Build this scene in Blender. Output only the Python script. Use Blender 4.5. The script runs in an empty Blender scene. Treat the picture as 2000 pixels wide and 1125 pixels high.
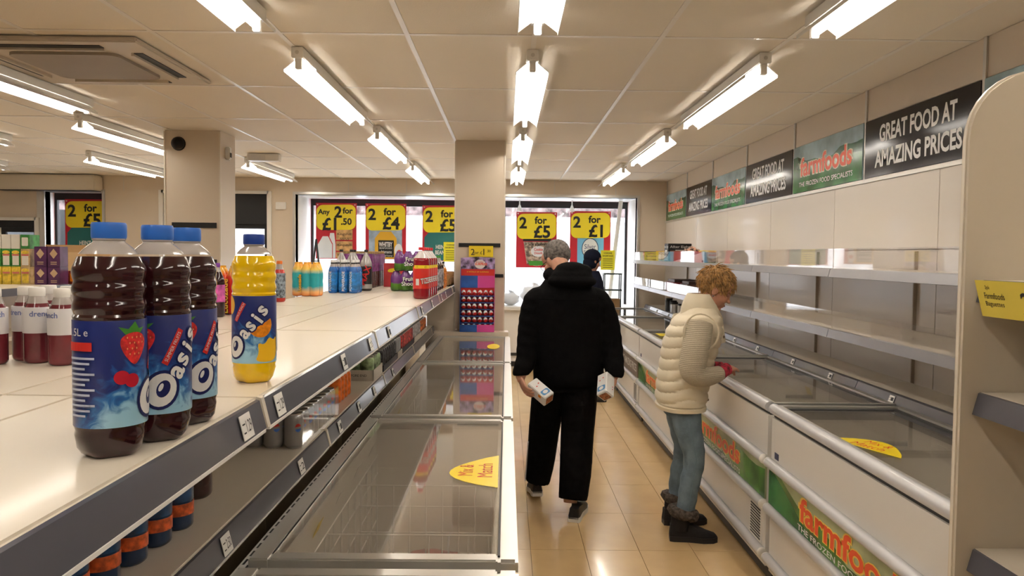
import bpy, bmesh, math, random
from mathutils import Vector, Matrix
random.seed(7)
C = bpy.context.scene.collection
PI = math.pi
# ------------------------------------------------------------------ camera, world, exposure
F = 1530.0
CAM = Vector((0, 0, 1.6))
_yv = Vector((-10, -65.5, F)).normalized()
_xv = Vector((1, .0105, 0)); _xv = (_xv - _yv * _xv.dot(_yv)).normalized()
_zv = _xv.cross(_yv)
def cam2w(v): return Vector((v.dot(_xv), v.dot(_yv), v.dot(_zv)))
cd = bpy.data.cameras.new('camera'); cam = bpy.data.objects.new('camera', cd); C.objects.link(cam)
cd.sensor_width = 36; cd.lens = F / 2000 * 36; cd.clip_start = .02; cd.clip_end = 300
r_, u_, b_ = cam2w(Vector((1, 0, 0))), cam2w(Vector((0, -1, 0))), cam2w(Vector((0, 0, -1)))
M4 = Matrix(((r_.x, u_.x, b_.x, CAM.x), (r_.y, u_.y, b_.y, CAM.y), (r_.z, u_.z, b_.z, CAM.z), (0, 0, 0, 1)))
cam.matrix_world = M4
bpy.context.scene.camera = cam
def at(px, py, X=None, Y=None, Z=None):
    """pixel of the 2000x1125 photograph -> point on a known plane of the place"""
    d = cam2w(Vector((px - 1000, py - 562.5, F)))
    if Z is not None: t = (Z - CAM.z) / d.z
    elif Y is not None: t = (Y - CAM.y) / d.y
    else: t = (X - CAM.x) / d.x
    return CAM + d * t
W = bpy.data.worlds.new('overcast_sky'); bpy.context.scene.world = W; W.use_nodes = True
bg = W.node_tree.nodes['Background']; bg.inputs[0].default_value = (.86, .93, 1, 1); bg.inputs[1].default_value = 3.2
vs = bpy.context.scene.view_settings
vs.view_transform = 'Standard'; vs.look = 'None'; vs.exposure = 1.32; vs.gamma = 1; vs.use_curve_mapping = False
TUBE = 13.0
# ------------------------------------------------------------------ materials
MATS = {}
def mat(name, col, rough=.5, metal=0., var=.06, scale=8., bump=0., bscale=None, coat=0., rnd=0., emit=None, trans=0., ior=1.45, sss=0., spec=.5):
    if name in MATS: return MATS[name]
    m = bpy.data.materials.new(name); m.use_nodes = True; nt = m.node_tree; p = nt.nodes['Principled BSDF']
    p.inputs['Roughness'].default_value = rough; p.inputs['Metallic'].default_value = metal
    p.inputs['Coat Weight'].default_value = coat; p.inputs['Coat Roughness'].default_value = .08
    p.inputs['IOR'].default_value = ior; p.inputs['Specular IOR Level'].default_value = spec; p.inputs['Transmission Weight'].default_value = trans
    tc = nt.nodes.new('ShaderNodeTexCoord'); nz = nt.nodes.new('ShaderNodeTexNoise')
    nz.inputs['Scale'].default_value = scale; nz.inputs['Detail'].default_value = 4
    nt.links.new(tc.outputs['Object'], nz.inputs['Vector'])
    mx = nt.nodes.new('ShaderNodeMix'); mx.data_type = 'RGBA'
    mx.inputs[6].default_value = (*[max(0, c * (1 - var)) for c in col], 1)
    mx.inputs[7].default_value = (*[min(1, c * (1 + var)) for c in col], 1)
    if var >= .2:
        mrr = nt.nodes.new('ShaderNodeMapRange'); mrr.inputs[1].default_value = .36; mrr.inputs[2].default_value = .64
        nt.links.new(nz.outputs['Fac'], mrr.inputs[0]); nt.links.new(mrr.outputs[0], mx.inputs[0])
    else: nt.links.new(nz.outputs['Fac'], mx.inputs[0])
    out = mx.outputs[2]
    if rnd:
        oi = nt.nodes.new('ShaderNodeObjectInfo'); mr = nt.nodes.new('ShaderNodeMapRange')
        mr.inputs[3].default_value = 1 - rnd; mr.inputs[4].default_value = 1 + rnd
        nt.links.new(oi.outputs['Random'], mr.inputs[0])
        hs = nt.nodes.new('ShaderNodeHueSaturation'); nt.links.new(mr.outputs[0], hs.inputs['Value'])
        nt.links.new(out, hs.inputs['Color']); out = hs.outputs[0]
    nt.links.new(out, p.inputs['Base Color'])
    if bump:
        n2 = nt.nodes.new('ShaderNodeTexNoise'); n2.inputs['Scale'].default_value = bscale or scale * 10
        nt.links.new(tc.outputs['Object'], n2.inputs['Vector'])
        b = nt.nodes.new('ShaderNodeBump'); b.inputs['Strength'].default_value = bump; b.inputs['Distance'].default_value = .01
        nt.links.new(n2.outputs['Fac'], b.inputs['Height']); nt.links.new(b.outputs[0], p.inputs['Normal'])
    if emit:
        p.inputs['Emission Color'].default_value = (*emit[0], 1); p.inputs['Emission Strength'].default_value = emit[1]
    if sss: p.inputs['Subsurface Weight'].default_value = sss; p.inputs['Subsurface Radius'].default_value = (.02, .008, .004)
    MATS[name] = m
    return m
def glass(name, tint=(.93, .95, .94), haze=0., refl=1.45):
    """thin sheet: fresnel reflection over a tinted clear sheet"""
    if name in MATS: return MATS[name]
    m = bpy.data.materials.new(name); m.use_nodes = True; nt = m.node_tree; nt.nodes.clear()
    o = nt.nodes.new('ShaderNodeOutputMaterial'); t = nt.nodes.new('ShaderNodeBsdfTransparent'); g = nt.nodes.new('ShaderNodeBsdfGlossy')
    t.inputs[0].default_value = (*tint, 1); g.inputs['Roughness'].default_value = .03; g.inputs[0].default_value = (1, 1, 1, 1)
    lw = nt.nodes.new('ShaderNodeLayerWeight'); lw.inputs[0].default_value = .5
    pw_ = nt.nodes.new('ShaderNodeMath'); pw_.operation = 'POWER'; pw_.inputs[1].default_value = 4.5; nt.links.new(lw.outputs['Facing'], pw_.inputs[0])
    f0 = ((refl - 1) / (refl + 1)) ** 2
    fr = nt.nodes.new('ShaderNodeMath'); fr.operation = 'MULTIPLY_ADD'; fr.inputs[1].default_value = 1 - f0; fr.inputs[2].default_value = f0; nt.links.new(pw_.outputs[0], fr.inputs[0])
    mx = nt.nodes.new('ShaderNodeMixShader'); nt.links.new(fr.outputs[0], mx.inputs[0]); nt.links.new(t.outputs[0], mx.inputs[1]); nt.links.new(g.outputs[0], mx.inputs[2])
    last = mx
    if haze:
        d = nt.nodes.new('ShaderNodeBsdfDiffuse'); d.inputs[0].default_value = (.7, .68, .66, 1)
        nz = nt.nodes.new('ShaderNodeTexNoise'); nz.inputs['Scale'].default_value = 3
        mu = nt.nodes.new('ShaderNodeMath'); mu.operation = 'MULTIPLY'; mu.inputs[1].default_value = haze * 2
        nt.links.new(nz.outputs['Fac'], mu.inputs[0])
        m2 = nt.nodes.new('ShaderNodeMixShader'); nt.links.new(mu.outputs[0], m2.inputs[0]); nt.links.new(mx.outputs[0], m2.inputs[1]); nt.links.new(d.outputs[0], m2.inputs[2]); last = m2
    nt.links.new(last.outputs[0], o.inputs[0])
    MATS[name] = m
    return m
beige = mat('beige_panel', (.68, .58, .46), .42, var=.03, scale=1.5, coat=.15)
beige2 = mat('cream_panel', (.66, .60, .53), .35, var=.02, scale=1.2, coat=.2, rnd=.02)
ceilm = mat('ceiling_tile_board', (.84, .76, .64), .85, var=.035, scale=1.6, bump=.12, bscale=140, rnd=.03)
barm = mat('ceiling_bar', (.84, .78, .70), .4, var=.02)
floorm = mat('vinyl_tile', (.66, .46, .23), .2, var=.13, scale=5, coat=.35, rnd=.04, bump=.05, bscale=14)
white = mat('white_enamel', (.74, .71, .67), .3, var=.02, scale=2, coat=.2)
whitep = mat('white_plastic', (.80, .78, .74), .35, var=.02)
cream = mat('cream_shelf', (.74, .67, .56), .34, var=.03, scale=2, coat=.15)
rail = mat('slate_price_rail', (.085, .085, .105), .3, var=.12, scale=5, coat=.4)
alu = mat('aluminium', (.62, .60, .56), .32, .75, var=.05, scale=10)
chrome = mat('bright_metal_lip', (.30, .30, .32), .3, .8, var=.06, scale=12)
black = mat('black_plastic', (.012, .012, .014), .45)
dark = mat('dark_grey', (.04, .04, .042), .5)
paper = mat('white_paper', (.82, .80, .77), .6, var=.02)
ink = mat('black_ink', (.01, .01, .012), .5)
yellowc = mat('yellow_card', (.88, .66, .02), .45, var=.04)
redc = mat('red_card', (.55, .015, .03), .4, var=.05)
redink = mat('red_ink', (.62, .02, .015), .45)
orangei = mat('orange_red_letter', (.85, .10, .03), .4)
cardb = mat('cardboard', (.42, .25, .11), .75, var=.08, scale=20)
clearp = glass('clear_plastic', (.95, .95, .96), .02)
acry = glass('clear_acrylic', (.95, .95, .96), .035)
wglass = glass('window_glass', (.97, .98, .99))
fglass = glass('freezer_lid_glass', (.93, .92, .89), .025, 1.5)
# ------------------------------------------------------------------ mesh builder
class MB:
    def __init__(s): s.v = []; s.f = []
    def add(s, vs, fs):
        o = len(s.v); s.v += [tuple(v) for v in vs]; s.f += [tuple(i + o for i in f) for f in fs]; return s
    def box(s, x0, x1, y0, y1, z0, z1, bev=0.):
        if bev <= 0:
            return s.add([(x0, y0, z0), (x1, y0, z0), (x1, y1, z0), (x0, y1, z0), (x0, y0, z1), (x1, y0, z1), (x1, y1, z1), (x0, y1, z1)],
                  [(0, 3, 2, 1), (4, 5, 6, 7), (0, 1, 5, 4), (1, 2, 6, 5), (2, 3, 7, 6), (3, 0, 4, 7)])
        bm = bmesh.new(); bmesh.ops.create_cube(bm, size=1)
        for v in bm.verts: v.co = Vector(((x0 + x1) / 2 + v.co.x * (x1 - x0), (y0 + y1) / 2 + v.co.y * (y1 - y0), (z0 + z1) / 2 + v.co.z * (z1 - z0)))
        bmesh.ops.bevel(bm, geom=bm.edges[:], offset=bev, segments=2, affect='EDGES')
        s.frombm(bm); bm.free(); return s
    def frombm(s, bm, M=None):
        bm.verts.index_update()
        return s.add([(M @ v.co if M else v.co.copy()) for v in bm.verts], [[v.index for v in f.verts] for f in bm.faces])
    def mesh(s, me, M=None):
        return s.add([(M @ v.co if M else v.co.copy()) for v in me.vertices], [list(p.vertices) for p in me.polygons])
    def xform(s, M):
        s.v = [tuple(M @ Vector(v)) for v in s.v]; return s
    def loft(s, rings, cap=True):
        n = len(rings[0]); o = len(s.v)
        vs = [p for r in rings for p in r]; fs = []
        for i in range(len(rings) - 1):
            for j in range(n):
                k = (j + 1) % n
                fs.append((i * n + j, i * n + k, (i + 1) * n + k, (i + 1) * n + j))
        if cap: fs.append(tuple(reversed(range(n)))); fs.append(tuple(range((len(rings) - 1) * n, len(rings) * n)))
        return s.add(vs, fs)
    def lathe(s, prof, seg=20, cx=0, cy=0, fn=None):
        rings = []
        for r, z in prof:
            rings.append([(cx + (r + (fn(2 * PI * j / seg, z) if fn else 0)) * math.cos(2 * PI * j / seg), cy + (r + (fn(2 * PI * j / seg, z) if fn else 0)) * math.sin(2 * PI * j / seg), z) for j in range(seg)])
        return s.loft(rings)
    def tube(s, pts, rad, seg=10, flat=1.0):
        pts = [Vector(p) for p in pts]
        if not hasattr(rad, '__len__'): rad = [rad] * len(pts)
        rings = []; prev = None
        for i, p in enumerate(pts):
            t = (pts[min(i + 1, len(pts) - 1)] - pts[max(i - 1, 0)]).normalized()
            if prev is None: a = t.orthogonal().normalized()
            else: a = (prev - t * prev.dot(t)).normalized()
            prev = a; b = t.cross(a)
            rings.append([p + (a * math.cos(2 * PI * j / seg) + b * math.sin(2 * PI * j / seg) * flat) * rad[i] for j in range(seg)])
        return s.loft(rings)
    def ell(s, c, r, seg=16, M=None):
        bm = bmesh.new(); bmesh.ops.create_uvsphere(bm, u_segments=seg, v_segments=max(6, seg * 2 // 3), radius=1)
        T = Matrix.Translation(Vector(c)) @ (M.to_4x4() if M else Matrix.Identity(4)) @ Matrix.Diagonal((*r, 1))
        s.frombm(bm, T); bm.free(); return s
    def prism(s, poly, fn):
        """poly: 2D outline; fn(a, b, side) -> 3D, side 0/1"""
        n = len(poly)
        vs = [fn(a, b, 0) for a, b in poly] + [fn(a, b, 1) for a, b in poly]
        return s.add(vs, [tuple(reversed(range(n))), tuple(range(n, 2 * n))] + [(i, (i + 1) % n, n + (i + 1) % n, n + i) for i in range(n)])
    def me(s, name, m, smooth=False):
        me = bpy.data.meshes.new(name); me.from_pydata(s.v, [], s.f)
        bm = bmesh.new(); bm.from_mesh(me); bmesh.ops.recalc_face_normals(bm, faces=bm.faces[:]); bm.to_mesh(me); bm.free()
        if m: me.materials.append(m)
        if smooth:
            me.shade_smooth()
            try: me.set_sharp_from_angle(angle=math.radians(40))
            except Exception: pass
        return me
    def build(s, name, m, parent=None, smooth=False): return link(name, s.me(name, m, smooth), parent)
def link(name, me, parent=None, loc=None):
    o = bpy.data.objects.new(name, me); C.objects.link(o)
    if parent: o.parent = parent
    if loc is not None: o.location = loc
    return o
def tag(o, label, cat, group=None):
    o['label'] = label; o['category'] = cat
    if group: o['group'] = group
    return o
def thing(name, label, cat, loc=(0, 0, 0), rz=0, group=None):
    o = bpy.data.objects.new(name, None); C.objects.link(o); o.location = loc; o.rotation_euler = (0, 0, rz); o.empty_display_size = .05
    return tag(o, label, cat, group)
def struct(o): o['kind'] = 'structure'; return o
def stuff(o): o['kind'] = 'stuff'; return o
def sbox(name, m, *b, bev=0): return struct(MB().box(*b, bev=bev).build(name, m))
def dup(root, loc, rz=None, label=None, group=None):
    r = root.copy(); C.objects.link(r); r.location = loc
    if rz is not None: r.rotation_euler = (0, 0, rz)
    if label: r['label'] = label
    if group: r['group'] = group
    for ch in list(root.children):
        c = ch.copy(); C.objects.link(c); c.parent = r
        for g in ch.children:
            d = g.copy(); C.objects.link(d); d.parent = c
    return r
# flat lettering ------------------------------------------------------
_tc = {}
def text_me(s, bold=0.):
    k = (s, bold)
    if k not in _tc:
        cu = bpy.data.curves.new('lettering', 'FONT'); cu.body = s; cu.size = 1; cu.offset = bold; cu.align_x = 'CENTER'; cu.align_y = 'CENTER'; cu.resolution_u = 3
        o = bpy.data.objects.new('lettering', cu); C.objects.link(o); bpy.context.view_layer.update()
        me = bpy.data.meshes.new_from_object(o.evaluated_get(bpy.context.evaluated_depsgraph_get()))
        bpy.data.objects.remove(o)
        _tc[k] = ([v.co.copy() for v in me.vertices], [list(p.vertices) for p in me.polygons])
    return _tc[k]
def text2d(mb2, s, cx, cy, h, w=None, rot=0., bold=0., shear=0.):
    """adds lettering to a 2D sheet (x right, y up), height ~cap h, fitted to width w"""
    v, f = text_me(s, bold)
    if not v: return
    x0 = min(p.x for p in v); x1 = max(p.x for p in v); y0 = min(p.y for p in v); y1 = max(p.y for p in v)
    sy = h / (y1 - y0); sx = (w / (x1 - x0)) if w else sy
    c, s_ = math.cos(rot), math.sin(rot); o = []
    for p in v:
        y = (p.y - (y0 + y1) / 2) * sy; x = (p.x - (x0 + x1) / 2) * sx + shear * y
        o.append((cx + x * c - y * s_, cy + x * s_ + y * c, 0))
    mb2.add(o, f)
def poly2d(mb2, pts): mb2.add([(x, y, 0) for x, y in pts], [tuple(range(len(pts)))])
def soft(p, n=2):
    for _ in range(n):
        q = []
        for i in range(len(p)):
            a, b = p[i], p[(i + 1) % len(p)]; q += [(a[0] * .75 + b[0] * .25, a[1] * .75 + b[1] * .25), (a[0] * .25 + b[0] * .75, a[1] * .25 + b[1] * .75)]
        p = q
    return p
def rrect(cx, cy, w, h, r, n=5):
    o = []
    for qx, qy, a0 in ((1, 1, 0), (-1, 1, 90), (-1, -1, 180), (1, -1, 270)):
        for i in range(n + 1):
            a = math.radians(a0 + 90 * i / n); o.append((cx + qx * (w / 2 - r) + r * math.cos(a), cy + qy * (h / 2 - r) + r * math.sin(a)))
    return o
def oval(cx, cy, a, b, n=24, rot=0.):
    return [(cx + a * math.cos(t) * math.cos(rot) - b * math.sin(t) * math.sin(rot), cy + a * math.cos(t) * math.sin(rot) + b * math.sin(t) * math.cos(rot)) for t in [2 * PI * i / n for i in range(n)]]
class Sheet:
    """layers of flat print on a plane: origin o, right r, up u, each layer a hair prouder"""
    def __init__(s, o, r, u, step=.0006): s.o = Vector(o); s.r = Vector(r).normalized(); s.u = Vector(u).normalized(); s.n = s.r.cross(s.u); s.k = 0; s.step = step
    def put(s, mb2, name, m, parent):
        s.k += 1
        M = [s.o + s.r * x + s.u * y + s.n * (s.k * s.step) for x, y, _ in mb2.v]
        return MB().add(M, mb2.f).build(name, m, parent)
    def text(s, name, m, parent, *lines):
        o = None; k = s.k
        for l in lines:
            b = MB(); s.k = k
            text2d(b, *l[:-1], **l[-1]) if isinstance(l[-1], dict) else text2d(b, *l)
            o = s.put(b, name, m, parent)
        return o
    def poly(s, name, m, parent, *polys):
        b = MB()
        for p in polys: poly2d(b, p)
        return s.put(b, name, m, parent)
def wrap(mb2, R, z0, a0=0., step=.006):
    """bends a 2D sheet round an upright cylinder; angle 0 faces -Y"""
    bm = bmesh.new()
    vs = [bm.verts.new(v) for v in mb2.v]
    for f in mb2.f:
        try: bm.faces.new([vs[i] for i in f])
        except ValueError: pass
    xs = [v[0] for v in mb2.v]; x = math.floor(min(xs) / step) * step
    while x < max(xs):
        bmesh.ops.bisect_plane(bm, geom=bm.verts[:] + bm.edges[:] + bm.faces[:], plane_co=(x, 0, 0), plane_no=(1, 0, 0)); x += step
    for v in bm.verts:
        a = a0 + v.co.x / R; v.co = Vector((R * math.sin(a), -R * math.cos(a), z0 + v.co.y))
    o = MB().frombm(bm); bm.free(); return o
# ================================================================== ROOM
XR, YB, ZC, XL, YF = 2.22, 10.9, 2.63, -7.6, -2.6
# floor tiles .295 x .61
tm = MB().box(.0012, .2938, .0012, .6088, -.012, 0).me('floor_tile', floorm)
flo = sbox('floor', mat('floor_screed', (.16, .11, .06), .8), XL, XR, YF, YB + 1, -.05, -.0125)
fb = MB()
for i in range(-27, 8):
    for j in range(-13, 18):
        x = .145 + .295 * i; y = 4.8 + .61 * (j - 6)
        if x < XL or x > XR - .1 or y < YF or y > YB - .3: continue
        if -.2 < x < 1.3 and y > .4:
            link('floor_tile', tm, flo, (x, y, 0))
        else: fb.box(x + .0012, x + .2938, y + .0012, y + .6088, -.012, 0)
stuff(fb.build('floor_tile_field', floorm, flo))
# ceiling tiles .6 x 1.2 with bars
ceil = sbox('ceiling', mat('ceiling_void', (.3, .27, .23), .9), XL, XR, YF, YB + .1, ZC + .03, ZC + .06)
ct = MB().box(.012, .588, .012, 1.188, 0, .012).me('ceiling_tile', ceilm)
Y0 = 1575.9 / 422 - 1.2 * 5
xb = [.12 + .6 * i for i in range(-13, 4)]; yb = [Y0 + 1.2 * j for j in range(-0, 11)]
for x in [XL] + xb:
    for y in yb:
        if x == XL or x > XR - .05: continue
        t = link('ceiling_tile', ct, ceil, (x, y, ZC + random.uniform(0, .002)))
        if x + .6 > XR: t.scale.x = (XR - x) / .6
        if y + 1.2 > YB: t.scale.y = (YB - y) / 1.2
for x in xb: MB().box(x - .012, x + .012, YF, YB, ZC - .003, ZC + .02).build('ceiling_bar', barm, ceil)
for y in yb[1:]: MB().box(XL, XR, y - .012, y + .012, ZC - .0025, ZC + .02).build('ceiling_bar', barm, ceil)
# side and front walls (front is behind the viewer)
wr = sbox('wall_right', beige, XR, XR + .1, YF, YB + .1, -.01, ZC + .03)
for k in range(-4, 8):
    y0 = 4.01 + 1.28 * k; y1 = min(y0 + 1.277, YB - .002)
    if y0 > YB - .1 or y1 < YF: continue
    MB().box(XR - .012, XR - .001, y0, y1, 1.652, 2.062, bev=.002).build('wall_panel', beige2, wr)
    MB().box(XR - .012, XR - .001, y0, y1, .30, 1.648, bev=.002).build('wall_panel', beige2, wr)
for k in range(-4, 7):
    y0 = 3.65 + 1.2 * k
    MB().box(XR - .010, XR - .001, y0 + .002, y0 + 1.198, 2.44, ZC - .002, bev=.001).build('wall_panel', beige, wr)
    MB().box(XR - .020, XR - .001, y0 - .012, y0 + .012, 2.07, ZC - .002).build('panel_joint', alu, wr)
MB().box(XR - .022, XR - .001, YF, YB, 2.062, 2.085).build('panel_strip', alu, wr)
sbox('wall_left', mat('left_wall_daylit_grey', (.66, .64, .62), .6, var=.02), XL - .1, XL, YF, YB + .1, -.01, ZC + .03)
sbox('wall_front', beige, XL - .1, XR + .1, YF - .1, YF, -.01, ZC + .03)
# back wall with openings (x0, x1, z0, z1)
OP = [(-7.05, -6.5, 0, 2.0), (-6.38, -5.59, .87, 2.40), (-4.77, -3.30, 0, 2.40), (-2.93, -.40, .87, 2.40), (-.06, 1.80, .87, 2.40)]
wb = thing('wall_back', 'beige panelled shop front wall pierced by windows and doors', 'wall'); wb['kind'] = 'structure'
del wb['category']
xs = [XL] + [v for o in OP for v in o[:2]] + [XR]
for i in range(0, len(xs), 2): MB().box(xs[i], xs[i + 1], YB, YB + .12, -.01, ZC + .03).build('wall_pier', MATS['left_wall_daylit_grey'] if xs[i] < -6.4 else beige, wb)  # far-left piers paler than the beige: daylight painted into their colour
for x0, x1, z0, z1 in OP:
    MB().box(x0, x1, YB, YB + .12, z1, ZC + .03).build('wall_header', beige, wb)
    if z0 > 0: MB().box(x0, x1, YB, YB + .12, -.01, z0).build('wall_apron', whitep, wb)
for x in (-6.9, -5.3, -2.2, -1.4, -.3, .65, 1.5):
    MB().box(x - .004, x + .004, YB - .003, YB + .01, 2.42, ZC).build('panel_joint', alu, wb)
MB().box(-3.2, -2.93, YB - .01, YB, 0, .95).build('kick_panel', mat('brown_panel', (.17, .115, .075), .5), wb)
struct(MB().box(-.06, 1.80, YB - .02, YB, .04, .11).build('baseboard_back', black))
struct(MB().box(-.06, 1.80, YB - .02, YB, .19, .23).build('trim_1', dark))
# display window bays
GY = 11.75
def bay(n, x0, x1, z0, z1, GY=11.75):
    w = thing('window_%d' % n, '', ''); del w['label']; del w['category']; struct(w)
    MB().box(x0 - .1, x1 + .1, YB + .1, GY + .08, z0 - .06, z0).build('window_sill', whitep, w)
    MB().box(x0 - .1, x1 + .1, YB + .1, GY + .08, z1, z1 + .06).build('soffit', whitep, w)
    MB().box(x0 - .06, x0, YB + .1, GY + .08, z0, z1).build('jamb', whitep, w)
    MB().box(x1, x1 + .06, YB + .1, GY + .08, z0, z1).build('jamb', whitep, w)
    MB().box(x0 - .035, x0, YB - .025, YB + .1, z0, z1 + .035).build('window_frame', alu, w)
    MB().box(x1, x1 + .035, YB - .025, YB + .1, z0, z1 + .035).build('window_frame', alu, w)
    MB().box(x0, x1, YB - .025, YB + .1, z1, z1 + .035).build('window_frame', alu, w)
    if z0 > 0: MB().box(x0 - .035, x1 + .035, YB - .05, YB + .1, z0 - .04, z0 + .005).build('window_ledge', whitep, w)
    MB().box(x0, x1, GY, GY + .05, z1 - .10, z1).build('glazing_bar', black, w)
    MB().box(x0, x0 + .035, GY, GY + .05, z0, z1 - .1).build('glazing_bar', black, w)
    MB().box(x1 - .035, x1, GY, GY + .05, z0, z1 - .1).build('glazing_bar', black, w)
    MB().box(x0 + .03, x1 - .03, GY + .02, GY + .026, z0, z1 - .09).build('pane', wglass, w)
    return w
bay(1, *OP[1], GY=YB + .22); bay(2, *OP[3]); bay(3, *OP[4])
def door(n, x0, x1, z1, head, leaves):
    w = thing('door_%d' % n, '', ''); del w['label']; del w['category']; struct(w)
    for a, b in ((x0 - .04, x0 + .02), (x1 - .02, x1 + .04)): MB().box(a, b, YB - .03, YB + .12, 0, z1 + .04).build('door_frame', whitep, w)
    MB().box(x0, x1, YB - .03, YB + .12, z1, z1 + .04).build('door_frame', whitep, w)
    MB().box(x0 + .02, x1 - .02, YB + .02, YB + .3, head, z1).build('door_header', black, w)
    wd = (x1 - x0 - .04) / leaves
    for i in range(leaves):
        a = x0 + .02 + wd * i
        l = MB().box(a, a + .06, YB + .06, YB + .1, 0, head).box(a + wd - .06, a + wd, YB + .06, YB + .1, 0, head).box(a + .06, a + wd - .06, YB + .06, YB + .1, 0, .12).box(a + .06, a + wd - .06, YB + .06, YB + .1, head - .06, head).build('door_leaf', black, w)
        MB().box(a + .06, a + wd - .06, YB + .078, YB + .083, .12, head - .06).build('pane', wglass, l)
door(1, -4.77, -3.30, 2.40, 1.98, 2)
d2 = door(2, -7.05, -6.5, 2.0, 1.9, 1)
sbox('wall_lobby', dark, -7.5, -6.45, YB + .9, YB + .95, 0, 2.2)
# columns
def column(x0, x1, y0, y1):
    c = struct(sbox('wall_column', beige, x0, x1, y0, y1, 0, ZC + .02, bev=.006))
    for x in (x0, x1): MB().box(x - .006, x + .006, y0 - .006, y0 + .006, 0, ZC - .01).build('corner_trim', cream, c)
    MB().box(x0 - .004, x1 + .004, y0 - .005, y1, 0, .1).build('skirting', dark, c)
    return c
cm = column(-.474, -.024, 7.15, 7.55); cl = column(-2.93, -2.46, 6.75, 7.13)
MB().box(-.44, -.06, 7.140, 7.15, 1.665, 1.70).build('shelf_track', black, cm)
MB().box(-.16, -.03, 7.140, 7.15, 1.39, 1.42).build('shelf_track', black, cm)
MB().box(-2.87, -2.49, 6.738, 6.75, 1.80, 1.845).build('shelf_track', black, cl)
MB().box(-2.70, -2.49, 6.738, 6.75, 1.49, 1.53).build('shelf_track', black, cl)
sbox('wall_boxing', beige, -.72, -.474, 7.10, 7.5, 0, 1.27)
sbox('wall_ledge', beige, -.72, .02, 6.985, 7.14, 0, .905, bev=.004)
# ================================================================== OUTSIDE
og = sbox('ground_outside', mat('snowy_ground', (.8, .82, .85), .8, var=.1, scale=.6), -40, 40, YB + 1.0, 60, -.2, -.1)
def stonewall():
    t = thing('stone_wall', 'pale stone wall across the street beyond the shop windows', 'wall', (0, 25, -.1))
    m = mat('pale_stone', (.52, .47, .44), .9, var=.35, scale=1.6, bump=.4, bscale=6)
    MB().box(-30, 16, 0, .5, 0, 2.75).build('masonry', m, t)
    MB().box(-30, 16, -.06, .56, 2.75, 2.9).build('coping', mat('snow', (.85, .87, .9), .8), t)
stonewall()
t = thing('brick_building', 'dull red brick building behind the pale stone wall outside', 'building', (-8, 33, -.1))
MB().box(-30, 26, 0, 8, 0, 9).build('brick_walls', mat('far_brick', (.15, .105, .10), .9, var=.8, scale=2.5), t)
MB().box(-30.3, 26.3, -.3, 8.3, 9, 9.3).build('roof', mat('slate_roof', (.1, .1, .11), .8), t)
for i in range(9): w_ = MB().box(-27 + 6 * i, -25 + 6 * i, -.05, .1, 4, 6.2).build('window', whitep, t); MB().box(-26.9 + 6 * i, -25.1 + 6 * i, -.06, -.04, 4.1, 6.1).build('pane', dark, w_)
# ================================================================== LIGHTS
tubem = mat('lit_tube', (1, 1, 1), .4, emit=((1, .93, .84), TUBE))
refm = mat('reflector_white', (.80, .78, .74), .3, var=.01)
def light_meshes():
    L = 1.8
    h = MB().box(-.03, .03, 0, L, -.055, 0, bev=.004).me('housing', refm)
    r = MB()
    for s in (-1, 1):
        prof = [(s * .03, -.055), (s * .085, -.098), (s * .085, -.112), (s * .082, -.112), (s * .082, -.1), (s * .028, -.058)]
        r.prism(prof, lambda a, b, k: (a, .06 + k * (L - .12), b))
    r = r.me('reflector', refm)
    t = MB()
    t.tube([(0, .05, -.085), (0, L - .05, -.085)], .013, 12)
    t = t.me('tube', tubem, True)
    e = MB().box(-.016, .016, 0, .03, -.105, -.05, bev=.003).me('lamp_holder', whitep)
    k = MB().tube([(0, -.001, -.028), (0, .004, -.028)], .010, 14).me('end_screw', alu)
    return h, r, t, e, k
LM = light_meshes()
def ceiling_light(x, y, label, group='fluorescent battens in rows'):
    t = thing('ceiling_light', label, 'ceiling light', (x, y, ZC - .002), 0, group)
    for n, m in zip(('housing', 'reflector', 'tube'), LM): link(n, m, t)
    link('lamp_holder', LM[3], t, (0, .02, 0)); link('lamp_holder', LM[3], t, (0, 1.75, 0)); link('end_screw', LM[4], t)
rows = ((-1.06, 'left of the centre pillar'), (.12, 'over the aisle'), (1.29, 'over the right freezers'))
for x, w in rows:
    for y, q in ((-.85, 'farthest from the front windows'), (1.58, 'fourth from the front windows'), (3.97, 'third from the front windows'), (6.37, 'second from the front windows'), (8.75, 'nearest the front windows')):
        ceiling_light(x, y, 'lit fluorescent batten %s, %s' % (w, q))
for x, y, l in ((-2.86, 3.62, 'lit batten beside the ceiling air conditioner'), (-3.23, 5.95, 'lit batten just left of the far left pillar'), (-4.5, 5.35, 'lit batten over the far left shelving'), (-4.35, 8.2, 'half dark batten near the left front door'), (-2.84, 8.6, 'lit batten by the small emergency light box'), (-5.9, 7.5, 'lit batten nearest the left wall'), (-2.86, .9, 'lit batten over the left side behind the long shelf'), (-4.5, 2.4, 'lit batten over the far left aisle'), (-5.9, 4.4, 'lit batten by the left wall')):
    ceiling_light(x, y, l)
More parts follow.
